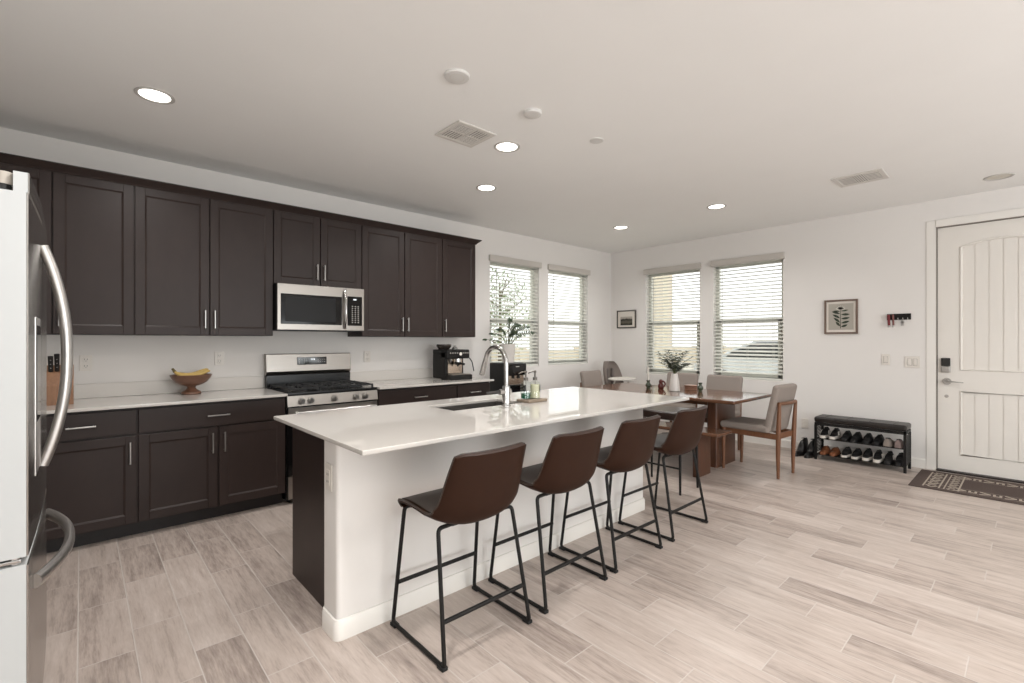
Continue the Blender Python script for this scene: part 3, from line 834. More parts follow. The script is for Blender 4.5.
# ------------------------------------------------------------------ refrigerator
fr = thing('refrigerator', 'stainless french door refrigerator at the end of the counter', 'refrigerator', (-0.5, 2.305, 0))
FY0, FY1 = 1.850, 2.760
MB().box(-0.90, -0.215, FY0+0.012, FY1-0.012, 0.012, 1.742, 0.006).build('fridge_body', 'fridge_side', fr)
def bow(y): return -0.108+0.006*(1-((y-2.305)/0.455)**2)
def fdoor(name, y0, y1, z0, z1, parent):
    """door with a gently bowed stainless front and painted sides"""
    n = 14; ys = [y0+(y1-y0)*k/n for k in range(n+1)]
    core = MB()
    poly = [(-0.210, y0), (bow(y0)-0.004, y0)]+[(bow(y)-0.004, y) for y in ys[1:-1]]+[(bow(y1)-0.004, y1), (-0.210, y1)]
    core.prism(poly, 2, z0, z1)
    o = core.build(name, 'fridge_side', parent, angle=30)
    sk = MB()
    A = [[(bow(y), y, z0+0.002), (bow(y), y, z1-0.002)] for y in ys]; B = [[(bow(y)-0.0035, y, z0+0.002), (bow(y)-0.0035, y, z1-0.002)] for y in ys]
    sk.shell(A, B); sk.build('door_skin', 'fridge_steel', o, angle=30)
    return o
dn = fdoor('door', FY0, 2.302, 0.722, 1.716, fr)
df = fdoor('door', 2.308, FY1, 0.722, 1.770, fr)
# stepped top corner of the near door with the hinge cap sitting in the step
tp = MB(); n = 8; ys = [FY0+(2.302-FY0)*k/n for k in range(n+1)]
tp.prism([(-0.137, FY0)]+[(bow(y), y) for y in ys]+[(-0.137, 2.302)], 2, 1.716, 1.770); tp.build('door_top', 'fridge_side', dn, angle=30)
sk3 = MB(); A = [[(bow(y)+0.002, y, 1.714), (bow(y)+0.002, y, 1.769)] for y in ys]; B = [[(bow(y)-0.001, y, 1.714), (bow(y)-0.001, y, 1.769)] for y in ys]
sk3.shell(A, B); sk3.build('door_top_skin', 'fridge_steel', dn, angle=30)
hc = MB(); hc.cyl((-0.158, FY0+0.03, 1.735), (-0.158, FY0+0.03, 1.768), 0.021, 0.020, 24); hc.box(-0.30, -0.158, FY0+0.012, FY0+0.05, 1.742, 1.766, 0.004)
hco = hc.build('hinge_cap', plain('hinge_cap_paint', rgb(176, 168, 158), 0.5), fr)
MB().cyl((-0.158, FY0+0.03, 1.716), (-0.158, FY0+0.03, 1.735), 0.016, 0.016, 20).build('hinge_pin', 'black_plastic', hco)
fd = fdoor('freezer_drawer', FY0, FY1, 0.09, 0.700, fr)
MB().box(-0.86, -0.16, FY0+0.02, FY1-0.02, 0.0, 0.088).build('base_grille', 'black_plastic', fr, smooth=False)
hg = MB(); hg.box(-0.175, -0.122, FY0+0.004, FY0+0.06, 0.706, 0.716, 0.003); hg.cyl((-0.135, FY0+0.02, 0.7005), (-0.135, FY0+0.02, 0.7215), 0.012, None, 16)
hg.build('middle_hinge', 'chrome', fr)
def vhandle(y, parent):
    h = MB(); P = []
    for k in range(25):
        t = k/24; z = 0.890+t*(1.632-0.890); b = bow(y)
        P.append((b+0.004+0.060*(1-abs(2*t-1)**2.2), y, z))
    h.tube(P, 0.0155, 14, squash=(1.0, 1.35))
    h.build('handle', 'fridge_handle', parent)
vhandle(2.262, dn); vhandle(2.348, df)
h = MB(); P = []
for k in range(25):
    t = k/24; y = 1.985+t*0.745
    P.append((bow(y)+0.004+0.066*(1-abs(2*t-1)**2.2), y, 0.600))
h.tube(P, 0.0145, 14, squash=(1.45, 1.0)); h.build('handle', 'fridge_handle', fd)
# water dispenser set in the near door
MB().box(-0.125, bow(2.13)+0.0015, 2.030, 2.225, 0.90, 1.385, 0.004).build('dispenser', 'fridge_handle', dn)
MB().box(-0.120, bow(2.13)+0.0025, 2.045, 2.210, 1.06, 1.36, 0.004).build('dispenser_recess', 'black_gloss', dn)

# ------------------------------------------------------------------ island
ic = thing('island_cabinet', 'dark island cabinet run behind the white half wall, plain end panel showing', 'cabinet', (2.1, 2.5, 0))
IX0, IX1 = 0.895, 3.255
MB().box(IX0+0.001, 1.60, 2.212, 2.765, 0.10, 0.8725).build('carcass', 'cab', ic, smooth=False)
MB().box(2.29, IX1, 2.212, 2.765, 0.10, 0.8725).build('carcass', 'cab', ic, smooth=False)
m = MB(); m.box(1.60, 2.29, 2.212, 2.765, 0.10, 0.60); m.box(1.60, 2.29, 2.70, 2.765, 0.60, 0.8725)
m.build('carcass', 'cab', ic, smooth=False)
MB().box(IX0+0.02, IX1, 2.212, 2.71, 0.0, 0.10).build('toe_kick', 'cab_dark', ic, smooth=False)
MB().box(IX0-0.018, IX0, 2.211, 2.800, 0.0, 0.8725, 0.001, 1).build('end_panel', 'cab', ic)
def rdoor(x0, x1, z0, z1, y):
    d = MB(); r = 0.057; t = 0.02
    d.box(x0, x0+r, y, y+t, z0, z1); d.box(x1-r, x1, y, y+t, z0, z1); d.box(x0+r, x1-r, y, y+t, z0, z0+r); d.box(x0+r, x1-r, y, y+t, z1-r, z1); d.box(x0+r, x1-r, y, y+0.011, z0+r, z1-r)
    return d.build('door', 'cab', ic, smooth=False)
for k, xa in enumerate((0.90, 1.25, 1.605, 1.95, 2.30, 2.775)):
    xb2 = (1.245, 1.60, 1.945, 2.295, 2.77, 3.25)[k]
    d = rdoor(xa, xb2, 0.11, 0.85, 2.766); bar_pull(d, (xb2-0.03, 2.786, 0.66), (xb2-0.03, 2.786, 0.78), (0, 1, 0))
# half wall in front of the cabinets, rounded drywall corners
def rrect(x0, x1, y0, y1, r, n=6):
    out = []
    for cx, cy, a0 in ((x1-r, y1-r, 0), (x0+r, y1-r, PI/2), (x0+r, y0+r, PI), (x1-r, y0+r, 1.5*PI)):
        for k in range(n+1):
            a = a0+PI/2*k/n; out.append((cx+r*math.cos(a), cy+r*math.sin(a)))
    return out
WX0, WX1, WY0, WY1 = 0.826, 3.250, 2.046, 2.210
MBw = MB(); MBw.prism(rrect(WX0, WX1, WY0, WY1, 0.020), 2, 0.0, 0.8725)
struct(MBw.build('wall_island', 'wall', loc=(2.05, 2.13, 0)))
bb = MB()
lev = [(0.014, 0.0), (0.014, 0.074), (0.010, 0.080), (0.008, 0.087), (0.001, 0.089)]
rings = []
for t, z in lev:
    rings.append([(x, y, z) for x, y in rrect(WX0-t, WX1+t, WY0-t, WY1+0.0005, 0.020+t)])
n = len(rings[0]); vs = [p for r in rings for p in r]; fs = []
for a in range(len(rings)-1):
    for q in range(n): fs.append((a*n+q, a*n+(q+1) % n, (a+1)*n+(q+1) % n, (a+1)*n+q))
bb._add(vs, fs+[tuple(range(n))]); struct(bb.build('baseboard_island', 'trim', loc=(2.05, 2.13, 0)))
# island worktop with a cut-out for the sink
it = MB(); TX0, TX1, TY0, TY1, TZ0, TZ1 = 0.790, 3.335, 1.715, 2.845, 0.873, 0.893
SX0, SX1, SY0, SY1 = 1.650, 2.235, 2.335, 2.625
b = bmesh.new()
xs = [TX0, SX0, SX1, TX1]; ys = [TY0, SY0, SY1, TY1]
vt = {}
for zi, z in enumerate((TZ0, TZ1)):
    for i, x in enumerate(xs):
        for jj, y in enumerate(ys): vt[(i, jj, zi)] = b.verts.new((x, y, z))
for i in range(3):
    for jj in range(3):
        if (i, jj) == (1, 1): continue
        b.faces.new([vt[(i, jj, 1)], vt[(i+1, jj, 1)], vt[(i+1, jj+1, 1)], vt[(i, jj+1, 1)]])
        b.faces.new([vt[(i, jj, 0)], vt[(i, jj+1, 0)], vt[(i+1, jj+1, 0)], vt[(i+1, jj, 0)]])
def wq(p, q): b.faces.new([vt[p+(0,)], vt[q+(0,)], vt[q+(1,)], vt[p+(1,)]])
for i in range(3): wq((i, 0), (i+1, 0)); wq((i+1, 3), (i, 3)); wq((3, i), (3, i+1)); wq((0, i+1), (0, i))
wq((2, 1), (1, 1)); wq((1, 2), (2, 2)); wq((1, 1), (1, 2)); wq((2, 2), (2, 1))
bmesh.ops.recalc_face_normals(b, faces=b.faces[:])
sharp = [e for e in b.edges if len(e.link_faces) == 2 and e.calc_face_angle() > 0.5]
bmesh.ops.bevel(b, geom=sharp, offset=0.004, segments=2, profile=0.5, affect='EDGES')
it.bm(b); it.bev = True
tag(it.build('island_countertop', 'quartz', loc=(2.08, 2.29, TZ0)), 'large white quartz island countertop in front of the bar stools', 'countertop')
# outlet on the end of the half wall
root = thing('outlet', 'white outlet on the end of the island half wall under the countertop', 'outlet', (WX0, 2.130, 0.70))
MB().box(WX0-0.006, WX0-0.0005, 2.095, 2.167, 0.640, 0.758, 0.002).build('cover_plate', 'plate_white', root)
so = MB().box(WX0-0.009, WX0-0.005, 2.114, 2.148, 0.665, 0.733, 0.003).build('sockets', 'plate_white', root)
sl = MB()
for z in (0.680, 0.712):
    for dy in (-0.007, 0.007): sl.box(WX0-0.0096, WX0-0.0085, 2.131+dy-0.0015, 2.131+dy+0.0015, z-0.004, z+0.006)
sl.build('socket_slots', 'slot', so, smooth=False)
# sink
sk = thing('sink', 'undermount stainless steel sink in the island countertop', 'sink', (1.94, 2.48, 0.62))
m = MB(); e = 0.004; zb = 0.66
m.box(SX0-0.03, SX0+e, SY0-0.03, SY1+0.03, zb, TZ0-0.0005); m.box(SX1-e, SX1+0.03, SY0-0.03, SY1+0.03, zb, TZ0-0.0005)
m.box(SX0+e, SX1-e, SY0-0.03, SY0+e, zb, TZ0-0.0005); m.box(SX0+e, SX1-e, SY1-e, SY1+0.03, zb, TZ0-0.0005); m.box(SX0-0.03, SX1+0.03, SY0-0.03, SY1+0.03, zb-0.006, zb)
m.build('basin', plain('sink_steel', (0.09, 0.082, 0.075, 1), 0.4, 0.3), sk, smooth=False)
MB().lathe([(0.045, 0), (0.045, 0.004), (0.035, 0.005), (0.03, 0.001)], (1.94, 2.52, zb), 24).build('drain', 'chrome', sk)
# faucet
fx, fy = 2.025, 2.285
fa = thing('kitchen_faucet', 'chrome pull-down gooseneck faucet standing beside the island sink', 'faucet', (fx, fy, 0.893))
m = MB(); m.lathe([(0.030, 0), (0.030, 0.006), (0.0255, 0.010), (0.0255, 0.12), (0.0235, 0.128)], (fx, fy, 0.893), 28)
m.build('faucet_base', 'chrome', fa)
P = [(fx, fy, 1.02), (fx, fy, 1.16)]
cy, rr = fy+0.105, 0.105
for k in range(1, 21):
    a = PI-PI*k/20*0.90; P.append((fx, cy+rr*math.cos(a), 1.165+rr*math.sin(a)))
last = Vector(P[-1]); prev = Vector(P[-2]); d = (last-prev).normalized()
P += [tuple(last+d*0.02)]
MB().tube(P, 0.0150, 16).build('spout', 'chrome', fa)
MB().tube([last+d*0.018, last+d*0.05, last+d*0.125], [0.0165, 0.0175, 0.0190], 16).build('spray_head', 'chrome', fa)
m = MB(); m.cyl((fx+0.034, fy, 0.985), (fx-0.060, fy, 0.985), 0.0185, 0.0175, 20); hb = m.build('handle_body', 'chrome', fa)
MB().tube([(fx-0.058, fy, 0.985), (fx-0.105, fy+0.004, 0.986), (fx-0.155, fy+0.01, 0.985)], [0.010, 0.0085, 0.007], 12).build('lever', plain('black_lever', rgb(52, 48, 46), 0.3), hb)
# tray with two soap bottles
tr = MB(); tr.box(2.212, 2.392, 2.268, 2.392, 0.8935, 0.913, 0.005)
tag(tr.build('soap_tray', 'board_wood', loc=(2.30, 2.33, 0.8935)), 'small weathered wooden tray under the two soap bottles', 'tray')
def soap(x, y, label, liq, lvl, lab):
    z = 0.9135; R = 0.036
    root = thing('soap_dispenser', label, 'soap dispenser', (x, y, z), 'soap bottles on the island')
    MB().lathe([(R-0.003, 0), (R, 0.004), (R, 0.100), (R-0.006, 0.112), (0.016, 0.122), (0.014, 0.132)], (x, y, z), 28).build('bottle', 'clear', root)
    MB().lathe([(R-0.005, 0.004), (R-0.0035, 0.006), (R-0.0035, lvl)], (x, y, z), 28).build('liquid', liq, root)
    p = MB(); p.lathe([(0.0155, 0.126), (0.0155, 0.145), (0.007, 0.148), (0.0055, 0.176), (0.009, 0.177), (0.010, 0.190), (0.006, 0.194)], (x, y, z), 20)
    p.tube(bez((x, y, z+0.185), (x-0.02, y+0.012, z+0.19), (x-0.042, y+0.026, z+0.172), 8), 0.0045, 8)
    p.tube([(x, y, z+0.14), (x+0.006, y, z+0.01)], 0.0022, 6)
    p.build('pump', 'pump', root)
    if lab:
        A = []; 
        for k in range(9):
            a = -0.35+1.0*k/8-0.9; A.append([(x+(R+0.0006)*math.cos(a), y+(R+0.0006)*math.sin(a), z+0.045), (x+(R+0.0006)*math.cos(a), y+(R+0.0006)*math.sin(a), z+0.092)])
        MB().grid(A).build('bottle_label', 'label_dark', root)
soap(2.262, 2.350, 'glass soap bottle with dark green soap at the bottom', 'green_liquid', 0.040, False)
soap(2.332, 2.330, 'glass soap bottle filled with pale soap, dark label', 'pale_liquid', 0.098, True)

# ------------------------------------------------------------------ bar stools
def seat_grids(prof, nu=14, th=0.030):
    """prof: (y, z, half width, curl); returns inner and outer point grids"""
    pr = []
    K = 4                                          # smooth the profile
    for i in range(len(prof)-1):
        for k in range(K):
            t = k/K
            p0 = prof[max(i-1, 0)]; p1 = prof[i]; p2 = prof[i+1]; p3 = prof[min(i+2, len(prof)-1)]
            pr.append(tuple(0.5*((2*b)+(-a+c)*t+(2*a-5*b+4*c-d)*t*t+(-a+3*b-3*c+d)*t**3) for a, b, c, d in zip(p0, p1, p2, p3)))
    pr.append(prof[-1])
    A, B = [], []
    for i, (y, z, w, cu) in enumerate(pr):
        a = pr[max(i-1, 0)]; c = pr[min(i+1, len(pr)-1)]
        ty, tz = c[0]-a[0], c[1]-a[1]; l = math.hypot(ty, tz); ny, nz = tz/l, -ty/l     # points to the sitter
        ra, rb = [], []
        last = i/(len(pr)-1)
        for k in range(nu+1):
            u = 2*k/nu-1
            ends = 1.0
            lift = cu*abs(u)**2.4
            drop = 0.0
            if last > 0.86: drop = -0.012*abs(u)**12*(last-0.86)/0.14
            if last < 0.10: drop = 0.0
            yy = y+ny*lift; zz = z+nz*lift+drop
            if last < 0.14: yy -= 0.045*abs(u)**7*(1-last/0.14)
            ra.append((u*w, yy, zz)); rb.append((u*w*(1.0 if abs(u) < 0.99 else 1.0), yy-ny*th*(1-0.55*abs(u)**6), zz-nz*th*(1-0.55*abs(u)**6)))
        A.append(ra); B.append(rb)
    return A, B
STOOL_PROF = [(0.172, 0.566, 0.236, 0.0), (0.158, 0.590, 0.240, 0.001), (0.085, 0.598, 0.245, 0.006), (0.0, 0.584, 0.244, 0.018), (-0.085, 0.556, 0.242, 0.040),
              (-0.148, 0.552, 0.236, 0.062), (-0.196, 0.604, 0.224, 0.062), (-0.219, 0.698, 0.212, 0.050), (-0.235, 0.784, 0.202, 0.036), (-0.247, 0.850, 0.194, 0.026)]
def make_stool(label):
    t = thing('bar_stool', label, 'bar stool', (0, 0, 0), 'brown leather bar stools along the island')
    A, B = seat_grids(STOOL_PROF)
    m = MB(); m.shell(A, B); m.build('bucket_seat', 'leather', t, angle=60)
    # thin pad on the sitting side and a piped rim
    pad = MB(); off = [[(x*0.93, y+0.0015, z+0.002) for x, y, z in r] for r in A[1:22]]
    pad.grid(off)
    pad.build('seat_pad', 'leather_in', t, angle=60, fix=False)
    rim = [A[i][0] for i in range(len(A))]+[A[-1][k] for k in range(1, len(A[0]))]+[A[i][-1] for i in range(len(A)-2, -1, -1)]
    MB().tube(rim, 0.0045, 6).build('rim_piping', 'leather_in', t)
    for s in (-1, 1):
        path = [(s*0.10, 0.10, 0.552), (s*0.214, 0.140, 0.560), (s*0.236, 0.208, 0.011), (s*0.236, -0.212, 0.011), (s*0.206, -0.120, 0.530), (s*0.10, -0.095, 0.522)]
        f = MB(); f.tube(fillet(path, 0.024, 6), 0.0092, 10); fo = f.build('leg_frame', 'black_metal', t)
        for y in (0.192, -0.196):
            MB().box(s*0.236-0.014, s*0.236+0.014, y-0.022, y+0.022, 0.0, 0.016, 0.004).build('foot_pad', 'rubber', fo)
    m = MB(); m.tube([(-0.226, 0.176, 0.205), (0.226, 0.176, 0.205)], 0.0095, 10); m.build('footrest', 'black_metal', t)
    m = MB(); m.tube([(-0.226, -0.180, 0.172), (0.226, -0.180, 0.172)], 0.0095, 10); m.build('rear_stretcher', 'black_metal', t)
    MB().box(-0.12, 0.12, 0.09, 0.112, 0.543, 0.574).build('seat_bracket', 'black_metal', t, smooth=False)
    MB().box(-0.12, 0.12, -0.100, -0.080, 0.512, 0.536).build('seat_bracket', 'black_metal', t, smooth=False)
    return t
st1 = make_stool('brown leather bar stool nearest the camera, first along the island')
st1.location = (1.302, 1.784, 0)
dup(st1, (1.890, 1.789, 0), 0.0, 'brown leather bar stool second from the near end of the island')
dup(st1, (2.474, 1.796, 0), -0.01, 'brown leather bar stool third from the near end of the island')
dup(st1, (3.098, 1.795, 0), 0.0, 'brown leather bar stool at the far end of the row, before the wooden bench')

# backless stool between the island and the bench
bs = thing('backless_stool', 'dark leather backless stool tucked between the island end and the wooden bench', 'stool', (3.92, 2.25, 0))
BX0, BX1, BY0, BY1 = 3.74, 4.10, 1.98, 2.52
m = MB(); m.box(BX0, BX1, BY0, BY1, 0.625, 0.700, 0.022, 4); m.build('seat', 'dark_leather', bs)
for sx in (BX0+0.04, BX1-0.04):
    for sy in (BY0+0.05, BY1-0.05):
        MB().tube([(sx, sy, 0.626), (sx+(0.015 if sx > 3.92 else -0.015), sy+(0.01 if sy > 2.25 else -0.01), 0.0)], [0.013, 0.010], 10).build('leg', 'black_metal', bs)
MB().tube([(BX0+0.03, BY0+0.045, 0.22), (BX0+0.03, BY1-0.045, 0.22)], 0.008, 8).build('footrest', 'black_metal', bs)

# ------------------------------------------------------------------ dining table, bench, chairs
tb = thing('dining_table', 'long walnut dining table on slab legs by the windows', 'table', (4.95, 2.80, 0))
m = MB(); m.box(4.480, 5.420, 1.866, 3.720, 0.716, 0.750, 0.012, 3); m.build('table_top', 'walnut_y', tb)
for y0 in (2.198, 3.300):
    l = MB(); l.prism(rrect(4.850, 5.315, y0, y0+0.110, 0.022, 6), 2, 0.0, 0.717); l.build('leg', 'walnut', tb)
MB().box(4.98, 5.08, 2.30, 3.31, 0.62, 0.714, 0.004).build('stretcher', 'walnut_y', tb)
bn = thing('wooden_bench', 'walnut bench with slab legs along the island side of the dining table', 'bench', (4.5, 2.8, 0))
m = MB(); m.box(4.350, 4.660, 1.960, 3.560, 0.414, 0.446, 0.012, 3); m.build('bench_seat', 'walnut_y', bn)
for y0 in (2.160, 3.300):
    l = MB(); l.prism(rrect(4.362, 4.642, y0, y0+0.060, 0.02, 5), 2, 0.0, 0.415); l.build('leg', 'walnut', bn)

def pad_box(m, cx, y0, y1, z0, z1, w, bev): m.box(cx-w/2, cx+w/2, y0, y1, z0, z1, bev, 4)
def make_chair(label):
    t = thing('dining_chair', label, 'chair', (0, 0, 0), 'grey upholstered dining chairs')
    m = MB(); m.box(-0.225, 0.225, -0.215, 0.265, 0.425, 0.492, 0.026, 4); m.build('seat', 'fabric', t)
    # padded back leaning away from the seat
    b = MB(); b.box(-0.215, 0.215, -0.034, 0.034, 0.0, 0.475, 0.030, 4)
    b.xf(Matrix.Translation((0, -0.188, 0.425)) @ Matrix.Rotation(math.radians(12), 4, 'X'))
    b.build('backrest', 'fabric', t)
    a = MB(); a.box(-0.195, 0.195, 0.222, 0.248, 0.372, 0.426, 0.004); a.box(-0.175, 0.175, -0.285, -0.262, 0.372, 0.426, 0.004)
    for s in (-1, 1): a.box(s*0.183-0.013, s*0.183+0.013, -0.28, 0.235, 0.372, 0.426, 0.004)
    a.build('seat_frame', 'chair_wood', t)
    for s in (-1, 1):
        MB().tube([(s*0.190, 0.240, 0.0), (s*0.192, 0.237, 0.25), (s*0.192, 0.235, 0.424)], [0.013, 0.0185, 0.021], 12).build('leg', 'chair_wood', t)
        MB().tube([(s*0.166, -0.285, 0.0), (s*0.170, -0.286, 0.22), (s*0.174, -0.290, 0.42), (s*0.178, -0.298, 0.60), (s*0.180, -0.304, 0.715)], [0.013, 0.019, 0.0225, 0.018, 0.015], 12).build('leg', 'chair_wood', t)
    r = MB(); r.tube(bez((-0.190, -0.300, 0.715), (0.0, -0.345, 0.715), (0.190, -0.300, 0.715), 16), 0.0165, 12, squash=(1.0, 0.8)); r.build('back_rail', 'chair_wood', t)
    return t
ch = make_chair('grey dining chair at the near end of the table, facing it side-on')
ch.location = (5.085, 1.905, 0); ch.rotation_euler = (0, 0, -0.075)
dup(ch, (5.560, 2.550, 0), PI/2, 'grey dining chair on the window side in front of the car blind')
dup(ch, (5.600, 3.120, 0), PI/2, 'grey dining chair on the window side behind the white vase')
dup(ch, (5.36, 3.960, 0), PI, 'grey dining chair at the far end of the table beside the high chair')

# high chair in the corner
hx, hy = 5.91, 4.20
hc = thing('high_chair', 'grey padded high chair with a white tray in the room corner', 'high chair', (hx, hy, 0))
A, B = [], []
for i in range(13):
    t = i/12; zz = 0.56+t*0.445
    w = 0.185*math.sqrt(max(0.0, 1-max(0.0, (t-0.35)/0.68)**2.3))+0.006
    ra, rb = [], []
    for k in range(13):
        u = 2*k/12-1
        yy = 0.13+0.06*t-0.17*(u*u)*(1-0.35*t)
        ra.append((hx+u*w, hy+yy, zz)); rb.append((hx+u*(w+0.012), hy+yy+0.025, zz-0.004))
    A.append(ra); B.append(rb)
m = MB(); m.shell(A, B); m.build('seat_shell', 'fabric_dark', hc, angle=60)
pd = MB()
for s in (-1, 1): pd.box(hx+s*0.065-0.02, hx+s*0.065+0.02, hy+0.095, hy+0.125, 0.66, 0.90, 0.01)
pd.xf(Matrix.Translation((0, 0, 0))); pd.build('harness_pads', plain('harness_grey', rgb(104, 96, 92), 0.9), hc)
MB().box(hx-0.16, hx+0.16, hy-0.14, hy+0.13, 0.54, 0.585, 0.02, 3).build('seat', 'fabric_dark', hc)
m = MB(); m.lathe([(0.97, 0.0), (1.0, 0.006), (1.0, 0.018), (0.95, 0.024), (0.92, 0.014), (0.0, 0.012)], (hx-0.03, hy-0.13, 0.745), 36, 0.255, 0.165, True, False); m.build('tray', 'white_plastic', hc)
for s in (-1, 1):
    MB().cyl((hx+s*0.17, hy-0.06, 0.60), (hx+s*0.19, hy-0.12, 0.746), 0.012, None, 10).build('tray_arm', 'white_plastic', hc)
    for q in (-1, 1):
        MB().tube([(hx+s*0.13, hy+q*0.10, 0.545), (hx+s*0.235, hy+q*0.21, 0.0)], [0.016, 0.012], 12).build('leg', 'chair_wood', hc)
MB().box(hx-0.14, hx+0.14, hy-0.24, hy-0.16, 0.24, 0.258, 0.006).build('footrest', 'white_plastic', hc)
m = MB(); m.tube([(hx-0.19, hy-0.165, 0.245), (hx+0.19, hy-0.165, 0.245)], 0.008, 8); m.build('cross_bar', 'chair_wood', hc)

# ------------------------------------------------------------------ plants
def leaf(m, base, direction, up, L, W, fold=0.18, droop=0.25, n=6):
    d = Vector(direction).normalized(); s = d.cross(Vector(up)); s = s.normalized() if s.length > 1e-4 else Vector((1, 0, 0)); nrm = s.cross(d)
    base = Vector(base); A = []
    for i in range(n+1):
        t = i/n; w = W*(math.sin(PI*min(1, t*0.93+0.05))**0.8)*0.5
        c = base+d*(L*t)-nrm*(droop*L*t*t)
        A.append([c-s*w+nrm*w*fold*2, c, c+s*w+nrm*w*fold*2])
    m.grid(A)
def vase_plant():
    root = thing('vase', 'tall white ceramic vase of olive sprigs on the dining table', 'vase', (4.905, 2.700, 0.750))
    x, y, z = 4.905, 2.700, 0.7505
    m = MB(); m.lathe([(0.050, 0), (0.056, 0.004), (0.055, 0.05), (0.047, 0.12), (0.036, 0.185), (0.034, 0.196), (0.029, 0.196), (0.030, 0.17), (0.028, 0.10)], (x, y, z), 32, cap1=True)
    m.build('vase_body', 'ceramic', root)
    random.seed(11); st = MB(); lf = MB()
    for k in range(26):
        a = 2*PI*k/26*2.4+random.uniform(-.3, .3); R = random.uniform(0.06, 0.26); H = random.uniform(0.16, 0.345)-R*0.45
        p0 = Vector((x, y, z+0.18)); p2 = p0+Vector((R*math.cos(a), R*math.sin(a), H)); p1 = p0+Vector((R*0.25*math.cos(a), R*0.25*math.sin(a), H*0.65))
        P = bez(p0, p1, p2, 10); st.tube(P, [0.0022-0.00012*i for i in range(11)], 5)
        for i in range(3, 11):
            for s in (-1, 1):
                b = a+s*random.uniform(0.6, 1.5)
                leaf(lf, P[i], (math.cos(b), math.sin(b), random.uniform(0.1, 0.7)), (0, 0, 1), random.uniform(0.040, 0.062), random.uniform(0.018, 0.026), n=4)
    st.build('stems', 'stem', root); o = lf.build('leaves', 'leaf_grey', root, fix=False); o['kind'] = 'stuff'
vase_plant()
def pot_plant():
    x, y, z = 3.800, 4.255, 1.0525
    root = thing('potted_plant', 'leafy green plant in a white pot on the black appliance', 'plant', (x, y, z))
    m = MB(); m.lathe([(0.066, 0), (0.070, 0.004), (0.090, 0.215), (0.093, 0.222), (0.086, 0.222), (0.080, 0.195)], (x, y, z), 36, cap1=True); m.build('pot', 'ceramic', root)
    MB().lathe([(0.080, 0.197), (0.03, 0.203)], (x, y, z), 24).build('soil', 'soil', root)
    random.seed(5); st = MB(); lf = MB()
    # stems arch out; leaflets stand in two rows along each one
    specs = [((-0.12, 0.10), 0.15), ((-0.06, 0.06), 0.20), ((0.03, 0.00), 0.31), ((0.09, -0.05), 0.25), ((0.17, -0.10), 0.23), ((0.12, 0.02), 0.17), ((0.0, -0.07), 0.15), ((0.20, -0.14), 0.16), ((-0.17, 0.15), 0.08)]
    for (dx, dy), H in specs:
        p0 = Vector((x+dx*0.12, y+dy*0.12, z+0.195)); p2 = p0+Vector((dx, dy, H)); p1 = p0+Vector((dx*0.25, dy*0.25, H*1.05))
        P = bez(p0, p1, p2, 12); st.tube(P, [0.0055-0.0003*i for i in range(13)], 7)
        for i in range(5, 13):
            tn = (P[min(i+1, 12)]-P[max(i-1, 0)]).normalized(); sd = tn.cross(Vector((0.3, -0.8, 0.5))).normalized()
            for s in (-1, 1):
                if dx < -0.1 and i % 2: continue
                leaf(lf, P[i], tn*0.7+sd*s*0.85+Vector((0, 0, 0.15)), (0.2, -0.9, 0.4), random.uniform(0.040, 0.056)*(0.7 if dx < -0.1 else 1), random.uniform(0.019, 0.026)*(0.7 if dx < -0.1 else 1), n=5)
        leaf(lf, P[12], P[12]-P[10], (0, -1, 0.3), 0.06, 0.026)
    st.build('stems', 'stem', root); o = lf.build('leaves', 'leaf', root, fix=False); o['kind'] = 'stuff'
pot_plant()

# black appliance at the end of the counter
ba = thing('black_appliance', 'glossy black floor-standing appliance under the potted plant at the counter end', 'appliance', (3.80, 4.27, 0))
m = MB(); m.box(3.650, 3.955, 4.135, 4.430, 0.02, 1.052, 0.016, 3); m.build('housing', 'black_plastic', ba)
m = MB(); m.box(3.652, 3.953, 4.100, 4.134, 0.05, 0.785, 0.008, 2); do = m.build('door', 'black_gloss', ba)
m = MB(); m.box(3.652, 3.953, 4.090, 4.134, 0.905, 1.046, 0.012, 3); hp = m.build('head_panel', 'black_gloss', ba)
A = [[(3.668+0.27*t, 4.128-0.020*math.sin(PI*t)*0.2, 0.788), (3.668+0.27*t, 4.128-0.020*math.sin(PI*t)*0.2, 0.902)] for t in [k/12 for k in range(13)]]
B = [[(p[0], 4.1345, p[2]) for p in r] for r in A]
MB().shell(A, B).build('nook_panel', 'tan_steel', ba)  # warm tint puts the tan reflections of the steel nook into the colour
MB().box(3.700, 3.905, 4.085, 4.128, 0.786, 0.796, 0.003).build('drip_tray', 'black_plastic', ba)
sp2 = MB()
for q in (3.76, 3.845): sp2.cyl((q, 4.112, 0.905), (q, 4.112, 0.870), 0.012, 0.010, 14)
sp2.build('spouts', 'black_plastic', hp)
MB().box(3.775, 3.830, 4.0885, 4.0905, 1.005, 1.014).build('badge', 'mark', hp, smooth=False)
for sx in (3.68, 3.92):
    for sy in (4.16, 4.40): MB().cyl((sx, sy, 0), (sx, sy, 0.022), 0.018, None, 12).build('foot', 'rubber', ba)

